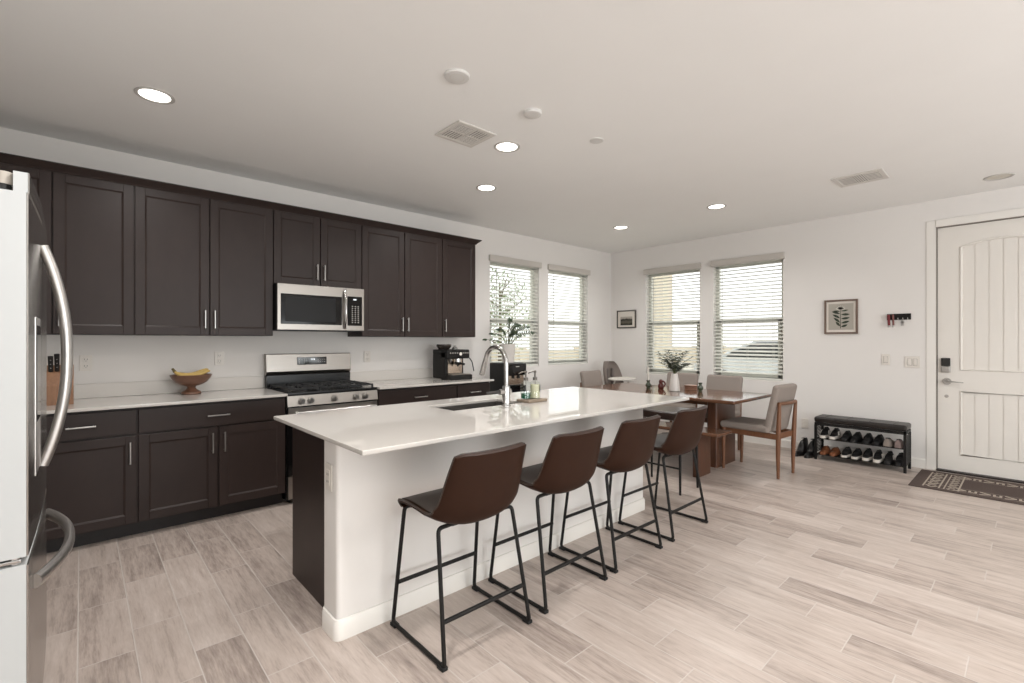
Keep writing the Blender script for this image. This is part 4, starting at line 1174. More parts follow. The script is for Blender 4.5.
# ------------------------------------------------------------------ espresso machine
em = thing('espresso_machine', 'black espresso machine with a bean hopper on the counter', 'coffee machine', (3.02, 4.31, 0.893))
EX0, EX1, EY0, EY1, EZ = 2.872, 3.172, 4.175, 4.470, 0.8935
m = MB(); m.box(EX0, EX1, 4.300, EY1, EZ+0.012, EZ+0.325, 0.012, 3); m.build('machine_body', 'black_metal', em)
m = MB(); m.box(EX0, EX0+0.038, EY0+0.045, 4.32, EZ+0.012, EZ+0.30, 0.008); m.build('side_panel', 'black_metal', em)
m = MB(); m.box(EX0, EX1+0.004, EY0+0.012, 4.32, EZ+0.226, EZ+0.325, 0.018, 3); hd = m.build('control_head', 'black_metal', em)
g = MB(); g.cyl((3.045, EY0+0.013, EZ+0.278), (3.045, EY0+0.004, EZ+0.278), 0.0215, 0.020, 24); go = g.build('pressure_gauge', 'chrome', hd)
MB().cyl((3.045, EY0+0.0045, EZ+0.278), (3.045, EY0+0.003, EZ+0.278), 0.016, None, 20).build('gauge_face', 'white_plastic', go)
bt = MB()
for bx in (2.915, 2.945, 2.975, 3.005, 3.082, 3.108, 3.134, 3.158): bt.cyl((bx, EY0+0.013, EZ+0.288), (bx, EY0+0.006, EZ+0.288), 0.0085, None, 14)
bt.build('buttons', 'nickel', hd)
m = MB(); m.box(EX0+0.042, EX1-0.03, 4.290, 4.302, EZ+0.065, EZ+0.226); m.build('splash_panel', 'tan_steel', em, smooth=False)
m = MB(); m.cyl((3.045, 4.235, EZ+0.226), (3.045, 4.235, EZ+0.190), 0.034, 0.036, 24); gh = m.build('group_head', 'chrome', em)
pf = MB(); pf.cyl((3.045, 4.235, EZ+0.19), (3.045, 4.235, EZ+0.158), 0.035, 0.028, 20); pf.tube([(3.045, 4.21, EZ+0.175), (3.045, 4.12, EZ+0.168)], [0.010, 0.013], 12); pf.cyl((3.045, 4.235, EZ+0.158), (3.045, 4.235, EZ+0.14), 0.010, 0.008, 10)
pf.build('portafilter', 'black_plastic', em)
cr2 = MB(); cr2.cyl((2.945, 4.24, EZ+0.226), (2.945, 4.24, EZ+0.185), 0.022, 0.018, 18); cr2.build('grinder_spout', 'chrome', em)
m = MB(); m.box(EX0+0.008, EX1+0.004, EY0-0.035, 4.32, EZ, EZ+0.052, 0.010, 3); dt = m.build('drip_tray', 'black_metal', em)
MB().box(EX0+0.044, EX1-0.01, EY0-0.02, 4.285, EZ+0.0505, EZ+0.060, 0.003).build('drip_grate', 'steel', dt)
m = MB(); m.tube(fillet([(3.186, 4.215, EZ+0.232), (3.196, 4.175, EZ+0.188), (3.205, 4.155, EZ+0.085)], 0.02), 0.0055, 10); m.build('steam_wand', 'black_metal', em)
MB().cyl((3.172, 4.27, EZ+0.255), (3.192, 4.27, EZ+0.255), 0.017, None, 18).build('steam_knob', 'black_plastic', em)
m = MB(); m.lathe([(0.062, 0), (0.066, 0.012), (0.082, 0.026), (0.086, 0.032), (0.086, 0.050), (0.080, 0.056)], (2.965, 4.385, EZ+0.325), 28, 1.0, 0.9); m.build('bean_hopper', plain('hopper_smoke', rgb(52, 46, 42), 0.15), em)
MB().lathe([(0.034, 0), (0.035, 0.012), (0.030, 0.018), (0.018, 0.022), (0.014, 0.040), (0.010, 0.044)], (3.105, 4.375, EZ+0.325), 22).build('tamper', 'nickel', em)

# ------------------------------------------------------------------ fruit bowl with bananas, knife block
bx, by = 0.640, 4.465
fb = MB(); fb.lathe([(r*0.82, z*0.92) for r, z in [(0.078, 0), (0.084, 0.006), (0.080, 0.020), (0.045, 0.040), (0.034, 0.056), (0.040, 0.068), (0.085, 0.080), (0.130, 0.104), (0.160, 0.140), (0.172, 0.166), (0.166, 0.167), (0.150, 0.140), (0.118, 0.108), (0.05, 0.090), (0.0, 0.088)]], (bx, by, 0.8935), 44, cap1=False)
tag(fb.build('fruit_bowl', 'bowl_wood', loc=(bx, by, 0.8935)), 'brown turned wooden pedestal bowl holding bananas on the counter', 'bowl')
def banana(x0, y0, pts, label):
    root = thing('banana', label, 'banana', pts[3], 'bananas in the fruit bowl')
    rs = [0.008, 0.011, 0.015, 0.017, 0.017, 0.015, 0.011, 0.006]
    PP = []
    for i in range(len(pts)-1):
        for q in range(3):
            t = q/3; p0, p1, p2, p3 = [Vector(pts[max(0, min(len(pts)-1, i+k))]) for k in (-1, 0, 1, 2)]
            PP.append(0.5*((2*p1)+(p2-p0)*t+(2*p0-5*p1+4*p2-p3)*t*t+(-p0+3*p1-3*p2+p3)*t**3))
    PP.append(Vector(pts[-1]))
    R = [rs[min(7, int(i/3))]*(1-(i % 3)/3)+rs[min(7, int(i/3)+1)]*((i % 3)/3) for i in range(len(PP))]
    MB().tube(PP[2:], R[2:], 8).build('peel', 'banana', root, angle=25)
    MB().tube([PP[0]+(PP[0]-PP[2])*0.5, PP[0], PP[2]], [0.0085, 0.008, 0.011], 8).build('stem', 'banana_tip', root)
zr = 0.8935
def bpath(dy, dz):
    return [(bx-0.118, by-0.010+dy*0.3, zr+0.196), (bx-0.100, by-0.016+dy*0.6, zr+0.170), (bx-0.062, by-0.018+dy, zr+0.146+dz), (bx-0.018, by-0.016+dy, zr+0.139+dz),
            (bx+0.028, by-0.012+dy, zr+0.146+dz), (bx+0.070, by-0.008+dy, zr+0.163+dz), (bx+0.104, by-0.004+dy, zr+0.176+dz), (bx+0.120, by+dy, zr+0.178+dz)]
banana(bx, by, bpath(-0.026, 0.0), 'front yellow banana lying across the wooden bowl')
banana(bx, by, bpath(0.036, 0.010), 'rear yellow banana lying behind the front one in the wooden bowl')
kbx, kby = -0.115, 4.36
kb = thing('knife_block', 'wooden knife block with black handled knives behind the refrigerator handle', 'knife block', (kbx, kby, 0.8935))
m = MB(); m.prism([(kby-0.09, 0.8935), (kby+0.08, 0.8935), (kby+0.08, 1.13), (kby+0.02, 1.15), (kby-0.09, 1.02)], 0, kbx-0.055, kbx+0.075); m.build('block', 'block_wood', kb, smooth=False)
for q, (dx, dz) in enumerate(((-0.035, 0.0), (-0.005, 0.01), (0.03, -0.005), (0.055, 0.0))):
    h = MB(); y0, z0 = kby-0.01, 1.105+dz*0.5
    h.tube([(kbx+dx, y0, z0), (kbx+dx, y0-0.03, z0+0.05), (kbx+dx, y0-0.055, z0+0.105+dz)], [0.010, 0.011, 0.012], 10, squash=(0.7, 1.2)); ko = h.build('knife_handle', 'black_plastic', kb)
    rv = MB()
    for t in (0.3, 0.55, 0.8): rv.ball((kbx+dx, y0-0.055*t-0.010, z0+0.105*t-0.004), 0.003, None, None, 8, 6)
    rv.build('rivets', 'nickel', ko)

# ------------------------------------------------------------------ things on the dining table
def candle_holder(x, y, label, candle):
    z = 0.7505
    o = MB(); o.lathe([(0.024, 0), (0.026, 0.003), (0.020, 0.012), (0.030, 0.030), (0.033, 0.045), (0.028, 0.058), (0.017, 0.068), (0.015, 0.078), (0.021, 0.092), (0.022, 0.100), (0.013, 0.100), (0.012, 0.085)], (x, y, z), 26, cap1=True)
    tag(o.build('candle_holder', 'green_glass', loc=(x, y, z)), label, 'candle holder', 'green glass candle holders')
    if candle:
        t = thing('candle', 'thin white taper candle in the green holder nearest the high chair', 'candle', (x, y, z+0.086))
        MB().lathe([(0.0105, 0.086), (0.0095, 0.250), (0.007, 0.258)], (x, y, z), 16).build('wax', 'wax', t)
        MB().cyl((x, y, z+0.257), (x+0.001, y, z+0.268), 0.0012, None, 6).build('wick', 'slot', t)
candle_holder(4.935, 3.050, 'green glass candle holder with a white candle on the dining table', True)
candle_holder(5.066, 2.480, 'empty green glass candle holder on the dining table beside the wooden box', False)
fx2, fy2 = 5.02, 2.935
o = MB(); o.lathe([(0.028, 0), (0.032, 0.006), (0.034, 0.030), (0.030, 0.052), (0.020, 0.066), (0.024, 0.080), (0.022, 0.100), (0.010, 0.112)], (fx2, fy2, 0.7505), 24)
o.tube(bez((fx2+0.02, fy2-0.02, 0.77), (fx2+0.06, fy2-0.05, 0.82), (fx2+0.012, fy2-0.01, 0.845), 8), 0.010, 8)
tag(o.build('figurine', 'oxblood', loc=(fx2, fy2, 0.7505)), 'small dark red figurine on the dining table between candle and vase', 'figurine')
bt = thing('wooden_box', 'small round lidded wooden box on the dining table beside the vase', 'box', (5.19, 2.655, 0.7505))
MB().lathe([(0.064, 0), (0.068, 0.004), (0.068, 0.030), (0.064, 0.032)], (5.19, 2.655, 0.7505), 32).build('box_base', 'box_wood', bt)
MB().lathe([(0.070, 0.033), (0.072, 0.036), (0.072, 0.050), (0.066, 0.055)], (5.19, 2.655, 0.7505), 32).build('lid', 'box_wood', bt)

# ------------------------------------------------------------------ pictures and key rack
def picture(y0, y1, z0, z1, w, frame, label):
    root = thing('framed_picture', label, 'picture', (XW, (y0+y1)/2, z0))
    m = MB(); x0, x1 = XW-0.024, XW-0.001
    m.box(x0, x1, y0, y0+w, z0, z1, 0.002, 1); m.box(x0, x1, y1-w, y1, z0, z1, 0.002, 1); m.box(x0, x1, y0+w, y1-w, z0, z0+w, 0.002, 1); m.box(x0, x1, y0+w, y1-w, z1-w, z1, 0.002, 1)
    m.build('frame', frame, root)
    MB().box(XW-0.012, XW-0.004, y0+w, y1-w, z0+w, z1-w).build('mat_board', 'mat_board', root, smooth=False)
    return root
pa = picture(1.318, 1.640, 1.392, 1.782, 0.020, 'frame_brown', 'framed leaf print in a brown frame between the window and the key rack')
MB().box(XW-0.0135, XW-0.0118, 1.358, 1.600, 1.438, 1.738).build('print', 'print_grey', pa, smooth=False)
pl = MB(); yc = 1.482
pl.prism([(yc-0.003, 1.455), (yc+0.003, 1.455), (yc+0.002, 1.665), (yc-0.002, 1.665)], 0, XW-0.0145, XW-0.0136)
def flat_leaf(m, y, z, ang, L, W):
    P = []
    for k in range(9): t = k/8; P.append((L*t, W*math.sin(PI*t)))
    for k in range(7, 0, -1): t = k/8; P.append((L*t, -W*math.sin(PI*t)*0.8))
    c, s = math.cos(ang), math.sin(ang)
    m.prism([(y+a*c-b*s, z+a*s+b*c) for a, b in P], 0, XW-0.0146, XW-0.0136)
for z, up in ((1.478, 0.9), (1.520, 0.75), (1.570, 0.55), (1.620, 0.35)):
    flat_leaf(pl, yc+0.004, z, up, 0.088 if z > 1.5 else 0.07, 0.014); flat_leaf(pl, yc-0.004, z-0.006, PI-up*0.7+0.25, 0.086 if z > 1.5 else 0.068, 0.014)
flat_leaf(pl, yc+0.003, 1.648, 0.1, 0.07, 0.009); flat_leaf(pl, yc-0.003, 1.652, PI-0.15, 0.075, 0.009)
pl.build('printed_plant', 'print_leaf', pa, smooth=False)
fl = MB()
for k in range(7): flat_leaf(fl, yc, 1.668, 0.3+0.42*k, 0.050, 0.012)
fl.build('printed_flower', 'print_pale', pa, smooth=False)
pb = picture(4.178, 4.528, 1.518, 1.798, 0.016, 'frame_dark', 'small dark framed landscape picture in the corner beside the window')
MB().box(XW-0.0135, XW-0.0118, 4.243, 4.463, 1.562, 1.698).build('print', 'landscape', pb, smooth=False)

kr = thing('key_rack', 'small dark key rack on the wall beside the front door', 'key rack', (XW, 0.95, 1.55))
m = MB(); m.box(XW-0.016, XW-0.001, 0.862, 1.062, 1.585, 1.600, 0.002); m.box(XW-0.016, XW-0.001, 0.862, 1.062, 1.535, 1.550, 0.002)
m.box(XW-0.012, XW-0.003, 0.868, 1.056, 1.548, 1.588); m.box(XW-0.016, XW-0.001, 0.862, 0.872, 1.54, 1.60, 0.002); m.box(XW-0.016, XW-0.001, 1.052, 1.062, 1.54, 1.60, 0.002)
m.build('rack_frame', 'black_metal', kr)
for y in (0.885, 0.925, 0.965, 1.005, 1.04):
    h = MB(); h.tube(bez((XW-0.014, y, 1.545), (XW-0.045, y, 1.520), (XW-0.040, y, 1.556), 8), 0.003, 8); h.build('hook', 'nickel', kr)
def strap(y, label, mat, z1, w):
    root = thing('lanyard', label, 'lanyard', (XW-0.036, y, z1), None)
    m = MB(); P = [(XW-0.030, y, 1.535), (XW-0.040, y+0.004, 1.60), (XW-0.050, y, 1.54), (XW-0.044, y-0.002, z1)]
    m.tube(fillet(P, 0.02), w, 8, squash=(0.35, 1.0)); m.build('strap', mat, root)
    MB().lathe([(0.012, 0), (0.013, 0.004), (0.009, 0.02)], (XW-0.044, y-0.002, z1-0.018), 14).build('clip', 'nickel', root)
strap(1.040, 'red lanyard hanging at the left end of the key rack', 'red_strap', 1.475, 0.012)
strap(1.003, 'thin maroon lanyard hanging next to the red one on the key rack', 'grey_strap', 1.475, 0.009)
ky = thing('key_bunch', 'small bunch of keys hanging from the key rack', 'keys', (XW-0.04, 0.925, 1.5))
m = MB(); ringp = [(XW-0.041, 0.925+0.012*math.cos(2*PI*k/16), 1.526+0.012*math.sin(2*PI*k/16)) for k in range(16)]; m.tube(ringp, 0.0015, 6, closed=True); m.build('ring', 'nickel', ky)
for a in (-0.25, 0.1, 0.4):
    m = MB(); m.cyl((XW-0.043, 0.925+0.02*a, 1.508), (XW-0.040, 0.925+0.02*a, 1.508), 0.010, None, 14); m.box(XW-0.0425, XW-0.0405, 0.922+0.03*a, 0.928+0.03*a, 1.470, 1.502); m.build('key', 'nickel', ky)

# ------------------------------------------------------------------ shoe bench and shoes
sb = thing('shoe_bench', 'low black shoe bench with padded top and two wire shelves', 'shoe rack', (6.17, 1.243, 0))
SBX0, SBX1, SBY0, SBY1 = 6.030, 6.300, 0.848, 1.640
m = MB(); m.box(SBX0-0.005, SBX1+0.005, SBY0-0.005, SBY1+0.005, 0.412, 0.474, 0.022, 4); cu = m.build('cushion', 'bench_leather', sb)
bt = MB()
for q in range(4):
    yy = SBY0+0.10+q*0.197; bt.tube([(SBX0+0.02, yy, 0.4745), (SBX1-0.02, yy, 0.4745)], 0.0035, 6)
bt.build('tufting', 'black_plastic', cu)
m = MB()
for (a, b2) in ((SBX0, SBX0+0.02), (SBX1-0.02, SBX1)): m.box(a, b2, SBY0, SBY1, 0.380, 0.411, 0.002, 1)
for (a, b2) in ((SBY0, SBY0+0.02), (SBY1-0.02, SBY1)): m.box(SBX0, SBX1, a, b2, 0.380, 0.411, 0.002, 1)
m.build('top_frame', 'black_metal', sb)
for x in (SBX0+0.010, SBX1-0.010):
    for y in (SBY0+0.010, SBY1-0.010): MB().box(x-0.012, x+0.012, y-0.012, y+0.012, 0, 0.382, 0.002, 1).build('leg', 'black_metal', sb)
for z in (0.236, 0.058):
    m = MB(); m.box(SBX0+0.014, SBX1-0.014, SBY0+0.014, SBY1-0.014, z-0.006, z+0.002)
    for k in range(7): x = SBX0+0.012+k*(SBX1-SBX0-0.024)/6; m.tube([(x, SBY0+0.012, z), (x, SBY1-0.012, z)], 0.0045, 6)
    for k in range(5): y = SBY0+0.014+k*(SBY1-SBY0-0.028)/4; m.tube([(SBX0+0.012, y, z-0.004), (SBX1-0.012, y, z-0.004)], 0.0045, 6)
    m.build('shelf', 'black_metal', sb)

for y in (SBY0+0.006, SBY1-0.006):
    m = MB()
    for k in range(18): z = 0.080+k*0.0165; m.tube([(SBX0+0.02, y, z), (SBX1-0.02, y, z)], 0.0055, 6)
    m.build('side_grille', 'black_metal', sb)
def shoe_mesh(kind):
    """toe towards -x, heel at +x, sole on z=0; returns (upper, sole, laces, stripe) builders"""
    L = 0.255
    n = 16; up = MB(); so = MB()
    rows = []
    def halfw(t): return 0.027+0.0135*math.sin(PI*min(1, (1-t)*1.25))-0.012*max(0, (0.12-t)/0.12)**2 - (0.004 if t > 0.9 else 0)
    hh = {'sneaker': (0.052, 0.088, 0.095), 'low': (0.046, 0.075, 0.080), 'boot': (0.055, 0.165, 0.190), 'sandal': (0.034, 0.070, 0.060)}[kind]
    base = 0.026 if kind in ('sneaker',) else 0.020
    for i in range(n+1):
        t = i/n; x = -L/2+L*t; w = halfw(t)
        if t < 0.06: w *= 0.75+0.25*t/0.06
        if t < 0.38: h = hh[0]*(0.62+0.38*min(1, t/0.2))
        elif t < 0.62: q = (t-0.38)/0.24; h = hh[0]+(hh[1]-hh[0])*(q*q*(3-2*q))
        else: h = hh[1]+(hh[2]-hh[1])*min(1, (t-0.62)/0.3)
        r = []
        for k in range(13):
            a = PI*k/12; cx = math.cos(a); sx = math.sin(a)
            nar = 1.0-(0.12 if kind == 'boot' else 0.30)*(sx**1.5)
            r.append((x, w*cx*nar, base+(h-base)*(sx**0.65)))
        rows.append(r)
    up.grid(rows)
    up._add(rows[0], [tuple(range(13))]); up._add(rows[-1], [tuple(range(13))])
    N = 24; o = []
    for k in range(N+1):
        t = k/N; o.append((-L/2-0.004+(L+0.008)*t, halfw(t)+0.003 if 0 < t < 1 else 0.012))
    poly = [(x, w) for x, w in o]+[(x, -w) for x, w in reversed(o)]
    so.prism(poly, 2, 0.0, base+0.004)
    if kind == 'boot': so.box(L/2-0.075, L/2+0.002, -0.028, 0.028, -0.0, 0.012)
    la = MB()
    for q in range(5):
        x = -L*0.12+q*0.020; z = hh[0]+(hh[1]-hh[0])*min(1, max(0, ((x+L/2)/L-0.38)/0.24))**1.2
        la.tube(bez((x, -0.020, z-0.006), (x, 0, z+0.008), (x, 0.020, z-0.006), 6), 0.0026, 6)
    op = MB(); op.lathe([(0.030, 0), (0.022, 0.003)], (L*0.27, 0, hh[2]-0.003), 16, 1.25, 0.72)
    sp = []
    for s in (-1, 1):
        sp.append(MB())
        for q in range(3):
            x = -0.02+q*0.024
            sp[-1].tube(bez((x, s*(halfw(0.5)*0.99), base+0.008), (x+0.008, s*(halfw(0.5)*0.93), base+0.028), (x+0.018, s*(halfw(0.55)*0.80), base+0.045), 5), 0.0035, 5)
    return up, so, la, op, sp
def smat(nm, c, r=0.6): return plain(nm, c, r, var=0.1, vscale=30)
SM = dict(black=smat('shoe_black', rgb(15, 14, 15)), char=smat('shoe_charcoal', rgb(22, 21, 22)), white=smat('shoe_white', rgb(206, 200, 192)), tan=smat('shoe_tan', rgb(122, 74, 46), 0.5),
          brown=smat('shoe_brown', rgb(86, 52, 36), 0.5), grey=smat('shoe_grey', rgb(134, 124, 116), 0.9), taupe=smat('shoe_taupe', rgb(124, 108, 104), 0.9), boot=smat('boot_leather', rgb(22, 20, 20), 0.35), inner=smat('shoe_lining', rgb(16, 14, 14), 0.9), lace=smat('shoe_lace', rgb(60, 58, 58)))
def shoe(kind, up, sole, stripe, x, y, z, rot, label, lace='lace', cat='shoe', group='shoes on the rack'):
    U, So, La, Op, Sp = shoe_mesh(kind)
    root = thing('ankle_boot' if kind == 'boot' else 'shoe', label, cat, (0, 0, 0), group)
    U.build('upper', SM[up], root, angle=60, fix=False); So.build('sole', SM[sole], root); Op.build('opening', SM['inner'], root)
    if kind in ('sneaker', 'low'): La.build('laces', SM[lace], root)
    for q in (Sp if stripe else ()): q.build('stripes', SM[stripe], root)
    root.location = (x, y, z); root.rotation_euler = (0, 0, rot)
    return root
z1, z2 = 0.2415, 0.0635; xs = 6.165
gt, gb = 'shoes on the upper shelf', 'shoes on the lower shelf'
shoe('sneaker', 'black', 'white', 'white', xs, 1.572, z1, 0.05, 'black sneaker with white stripes at the left end of the upper shelf', group=gt)
shoe('sneaker', 'black', 'white', 'white', xs, 1.480, z1, 0.0, 'striped black sneaker second from the left on the upper shelf', group=gt)
shoe('low', 'black', 'black', None, xs, 1.372, z1, 0.03, 'plain black shoe third from the left on the upper shelf', group=gt)
shoe('low', 'black', 'black', None, xs, 1.284, z1, -0.02, 'plain black shoe fourth from the left on the upper shelf', group=gt)
shoe('low', 'char', 'black', None, xs, 1.184, z1, 0.03, 'charcoal shoe fifth from the left on the upper shelf', group=gt)
shoe('low', 'char', 'black', None, xs, 1.092, z1, -0.02, 'charcoal shoe sixth from the left on the upper shelf, beside the grey slippers', group=gt)
shoe('low', 'grey', 'grey', None, xs, 1.002, z1, PI, 'grey slipper on the upper shelf, heel out', lace='grey', group=gt)
shoe('low', 'taupe', 'taupe', None, xs, 0.914, z1, PI, 'taupe slipper at the right end of the upper shelf, heel out', lace='taupe', group=gt)
shoe('sandal', 'tan', 'tan', None, xs-0.01, 1.570, z2, 0.06, 'tan leather shoe at the left end of the lower shelf', group=gb)
shoe('sandal', 'tan', 'tan', None, xs-0.01, 1.478, z2, 0.05, 'tan leather shoe second from the left on the lower shelf', group=gb)
shoe('low', 'black', 'white', None, xs, 1.374, z2, 0.03, 'black shoe with a pale sole third from the left on the lower shelf', group=gb)
shoe('low', 'black', 'white', None, xs, 1.280, z2, 0.02, 'black shoe with a pale sole fourth from the left on the lower shelf', group=gb)
shoe('sneaker', 'black', 'white', None, xs, 1.186, z2, 0.03, 'black sneaker with a thick white sole fifth from the left on the lower shelf', group=gb)
shoe('sneaker', 'black', 'white', 'white', xs-0.006, 1.094, z2, 0.05, 'black sneaker with white side stripes sixth from the left on the lower shelf', group=gb)
shoe('sneaker', 'black', 'char', 'white', xs, 1.004, z2, 0.03, 'black sneaker with dark sole and white stripes near the right end of the lower shelf', group=gb)
shoe('sneaker', 'black', 'char', 'white', xs, 0.914, z2, 0.02, 'black striped sneaker at the right end of the lower shelf', group=gb)
shoe('boot', 'boot', 'boot', None, 6.125, 1.806, 0.0, -0.22, 'black ankle boot on the floor farther from the shoe bench', cat='boot', group='ankle boots beside the shoe bench')
shoe('boot', 'boot', 'boot', None, 6.125, 1.705, 0.0, -0.08, 'black ankle boot on the floor right beside the shoe bench', cat='boot', group='ankle boots beside the shoe bench')

# ------------------------------------------------------------------ door mat
RL, RWD = 1.20, 0.770
m = MB(); m.box(0, RWD, 0, RL, 0.0005, 0.009, 0.003, 1)
ro = m.build('door_mat', rug_material(RL, RWD))
ro.location = (5.555, 0.768-RL, 0)
tag(ro, 'dark brown door mat with cream geometric borders in front of the door', 'rug')

# ------------------------------------------------------------------ ceiling fittings
def downlight(x, y, label, on=True, r=0.097, watts=12.0):
    root = thing('recessed_light', label, 'ceiling light', (x, y, ZC), 'recessed ceiling lights')
    MB().lathe([(r, 0.0), (r, -0.004), (r*0.93, -0.008), (r*0.80, -0.004), (r*0.78, -0.001), (r*0.78, 0)], (x, y, ZC), 40, cap0=False, cap1=False).build('trim_ring', 'lamp_trim', root)
    MB().lathe([(0.0, -0.0015), (r*0.79, -0.0015), (r*0.79, -0.0005), (0.0, -0.0005)], (x, y, ZC), 36, cap0=False, cap1=False).build('lens', 'lens' if on else 'off_lens', root)
    if on:
        l = bpy.data.lights.new('downlight_lamp', 'AREA'); l.shape = 'DISK'; l.size = 0.17; l.energy = watts; l.color = (1.0, 0.975, 0.945); l.spread = math.radians(150)
        lo = bpy.data.objects.new('downlight_lamp', l); COL.objects.link(lo); lo.location = (0, 0, -0.012); lo.parent = root
downlight(0.316, 3.448, 'lit recessed ceiling light above the left counter')
downlight(2.322, 2.612, 'lit recessed ceiling light above the island beside the square vent')
downlight(2.800, 3.440, 'lit recessed ceiling light before the espresso machine cabinet')
downlight(5.034, 3.500, 'lit recessed ceiling light nearest the room corner')
downlight(5.000, 2.270, 'lit recessed ceiling light above the near end of the dining table')
downlight(5.915, 0.205, 'unlit recessed ceiling light above the front door', False)
for hx2, hy2, hw in ((0.55, 1.40, 22.0), (1.05, 0.45, 11.0), (2.60, -1.05, 19.0), (4.30, -2.10, 20.0), (0.30, -1.60, 20.0)):   # extra unseen lamps, added to brighten the kitchen and its ceiling
    downlight(hx2, hy2, 'added unseen ceiling light behind the camera that brightens the kitchen', True, 0.097, hw)
def disc(name, x, y, r, h, label, cat):
    o = MB(); o.lathe([(r*1.0, 0), (r, -h*0.55), (r*0.94, -h*0.92), (r*0.86, -h), (0, -h)], (x, y, ZC), 40, cap1=False)
    root = thing(name, label, cat, (x, y, ZC))
    o.build('housing', 'detector', root)
    if h > 0.01:
        g = MB(); g.lathe([(r*0.60, -h*1.01), (r*0.56, -h*1.03), (r*0.52, -h*1.01)], (x, y, ZC), 32, cap0=False, cap1=False); g.build('grille_ring', 'vent', root)
disc('smoke_detector', 1.500, 2.093, 0.068, 0.014, 'white round smoke detector on the ceiling nearest the camera', 'smoke detector')
disc('smoke_detector', 2.092, 2.112, 0.058, 0.018, 'smaller white round detector between the smoke detector and the flat disc', 'smoke detector')
disc('sprinkler_cover', 2.722, 2.098, 0.050, 0.006, 'flat white ceiling disc farthest along the row of discs', 'sprinkler cover')
def vent(x0, x1, y0, y1, label, quad):
    root = thing('air_vent', label, 'vent', ((x0+x1)/2, (y0+y1)/2, ZC))
    f = 0.035; z0, z1 = ZC-0.010, ZC-0.0005
    m = MB(); m.box(x0, x1, y0, y0+f, z0, z1, 0.003, 1); m.box(x0, x1, y1-f, y1, z0, z1, 0.003, 1); m.box(x0, x0+f, y0+f, y1-f, z0, z1, 0.003, 1); m.box(x1-f, x1, y0+f, y1-f, z0, z1, 0.003, 1)
    m.build('frame', 'vent', root)
    MB().box(x0+f, x1-f, y0+f, y1-f, ZC-0.0030, ZC-0.0005).build('duct', 'vent_dark', root, smooth=False)
    xm, ym = (x0+x1)/2, (y0+y1)/2
    s = MB()
    def lv(a, b, c, d, along):
        k = 6
        for i in range(k):
            if along == 'x':
                y = c+(d-c)*(i+0.5)/k; q = (d-c)/k*0.33
                s.box(a, b, y-q, y+q, z0+0.001, z0+0.003)
            else:
                x = a+(b-a)*(i+0.5)/k; q = (b-a)/k*0.33
                s.box(x-q, x+q, c, d, z0+0.001, z0+0.003)
    if quad:
        lv(x0+f, xm, y0+f, ym, 'x'); lv(xm, x1-f, ym, y1-f, 'x'); lv(x0+f, xm, ym, y1-f, 'y'); lv(xm, x1-f, y0+f, ym, 'y')
        s.box(xm-0.004, xm+0.004, y0+f, y1-f, z0, z1-0.003); s.box(x0+f, x1-f, ym-0.004, ym+0.004, z0, z1-0.003)
    else:
        w = (y1-y0-2*f)/3
        lv(x0+f, x1-f, y0+f, y0+f+w, 'y'); lv(x0+f, x1-f, y0+f+w, y1-f-w, 'x'); lv(x0+f, x1-f, y1-f-w, y1-f, 'y')
    s.build('louvres', 'vent', root, smooth=False, fix=False)
vent(1.806, 2.126, 2.498, 2.790, 'square white ceiling vent beside the recessed light above the island', True)
vent(4.900, 5.222, 0.845, 1.205, 'white ceiling vent above the open floor before the front door', False)

# ------------------------------------------------------------------ outside
gm = NT('dry_ground')
gp = gm.add('ShaderNodeNewGeometry').outputs['Position']
gm.link(gm.mix(gm.noise(gp, 0.6, 5), rgb(196, 190, 170), rgb(220, 214, 198)), gm.b.inputs['Base Color']); gm.b.inputs['Roughness'].default_value = 1.0
g = MB(); g.box(XW+T+0.01, 60, -40, 70, -0.30, -0.12); g.box(-40, XW+T+0.01, YK+T+0.01, 70, -0.30, -0.12)
struct(g.build('ground', gm.m, smooth=False))
MB_f = MB(); MB_f.box(2, 40, 15.0, 15.2, -0.12, 0.92)
for k in range(10): MB_f.box(2+k*4.0, 2.4+k*4.0, 14.9, 15.3, -0.12, 1.0)
tag(MB_f.build('garden_wall', plain('block_wall', rgb(214, 202, 180), 0.9, var=0.1), loc=(20, 15, -0.12), smooth=False), 'low tan garden wall outside the kitchen windows', 'wall')
pil = MB(); pil.box(8.30, 8.66, 4.80, 5.14, -0.12, 2.95, 0.02); pil.box(8.25, 8.71, 4.75, 5.19, -0.12, 0.25, 0.02)
tag(pil.build('porch_pillar', plain('tan_stucco', rgb(226, 216, 196), 0.95, var=0.05), loc=(8.48, 4.97, -0.12)), 'tan stucco porch pillar outside the window beside the landscape picture', 'pillar')
tr = thing('tree', 'small leafy tree outside the kitchen window behind the potted plant', 'tree', (7.35, 8.5, -0.12))
random.seed(3)
tk = MB(); tk.tube([(7.35, 8.5, -0.12), (7.33, 8.5, 0.9), (7.36, 8.52, 1.8), (7.32, 8.5, 2.7)], [0.06, 0.05, 0.035, 0.015], 8)
for k in range(9):
    a = k*2.4; z = 1.0+0.18*k; tk.tube([(7.34, 8.5, z), (7.34+0.65*math.cos(a), 8.5+0.65*math.sin(a), z+0.45)], [0.02, 0.008], 6)
tk.build('trunk', plain('bark', rgb(104, 90, 72), 0.9), tr)
lf = MB()
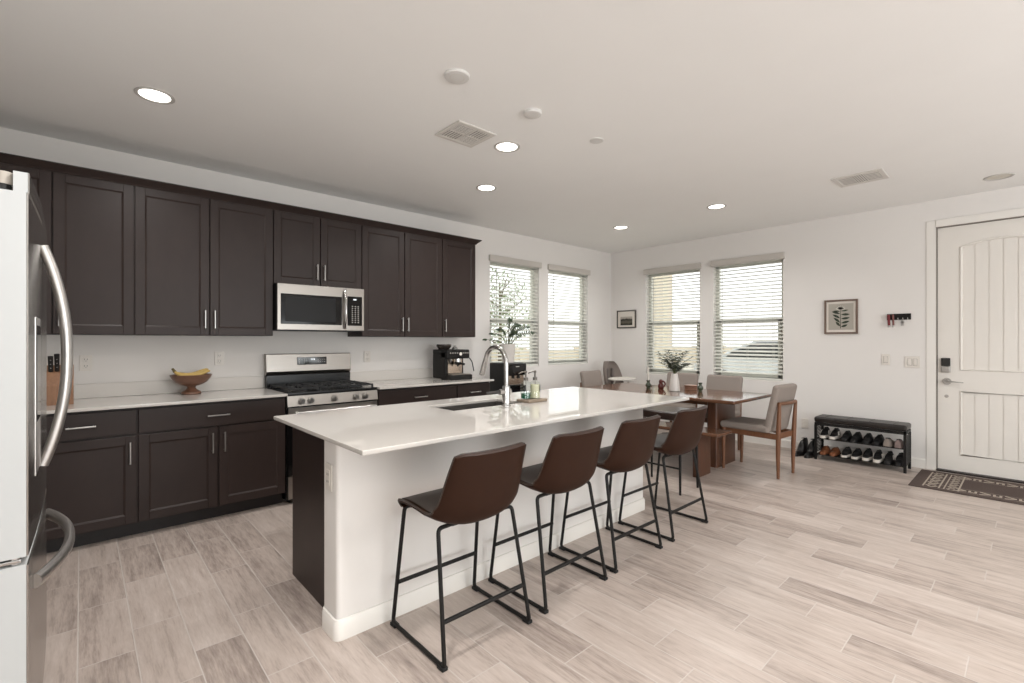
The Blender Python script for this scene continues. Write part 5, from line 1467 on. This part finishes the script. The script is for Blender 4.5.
for k in range(2800):
    a = random.uniform(0, 2*PI); e = random.uniform(-1, 1); r = random.random()**0.45
    p = Vector((7.30+0.95*r*math.cos(a)*math.sqrt(1-e*e), 8.5+0.95*r*math.sin(a)*math.sqrt(1-e*e), 2.0+1.12*r*e))
    leaf(lf, p, (random.uniform(-1, 1), random.uniform(-1, 1), random.uniform(-.6, .6)), (0, 0, 1), 0.075, 0.032, n=3)
lo = lf.build('foliage', plain('tree_leaf', rgb(150, 164, 122), 0.7, var=0.25), tr, fix=False); lo['kind'] = 'stuff'
# parked car seen through the widest blind
car = thing('car', 'pale parked car outside the widest street window', 'car', (14.0, 4.4, -0.12))
side = [(-2.25, 0.28), (-2.28, 0.62), (-2.10, 0.86), (-1.55, 0.96), (-0.95, 1.38), (-0.30, 1.47), (0.55, 1.46), (1.25, 1.18), (1.55, 1.00), (2.10, 0.92), (2.26, 0.70), (2.24, 0.28)]
m = MB(); rows = []
for q, (dx, s) in enumerate(((-0.86, 0.93), (-0.80, 1.0), (0.80, 1.0), (0.86, 0.93))):
    rows.append([(14.0+(dx if z < 1.0 else dx*0.86), 4.4+y*s, z-0.12+0.0) for y, z in side])
nn = len(side); vs = [p for r in rows for p in r]; fs = []
for a in range(3):
    for q in range(nn): fs.append((a*nn+q, a*nn+(q+1) % nn, (a+1)*nn+(q+1) % nn, (a+1)*nn+q))
fs += [tuple(range(nn)), tuple(range(3*nn, 4*nn))]
m._add(vs, fs); m.build('car_body', plain('car_paint', rgb(196, 200, 200), 0.25, 0.2), car, angle=30)
win = [(-1.42, 0.96), (-0.88, 1.32), (-0.28, 1.40), (0.50, 1.39), (1.15, 1.14), (1.32, 0.98)]
m = MB(); m.prism([(4.4+y, z-0.12) for y, z in win], 0, 13.14, 13.30); m.build('windows', plain('car_glass', rgb(44, 48, 46), 0.1), car, smooth=False)
for y in (-1.40, 1.40):
    w = MB(); w.cyl((13.12, 4.4+y, 0.20), (13.34, 4.4+y, 0.20), 0.32, None, 28); wo = w.build('wheel', 'rubber', car)
    MB().cyl((13.10, 4.4+y, 0.20), (13.13, 4.4+y, 0.20), 0.20, 0.21, 20).build('hub_cap', 'nickel', wo)
    w = MB(); w.cyl((14.66, 4.4+y, 0.20), (14.88, 4.4+y, 0.20), 0.32, None, 28); w.build('wheel', 'rubber', car)
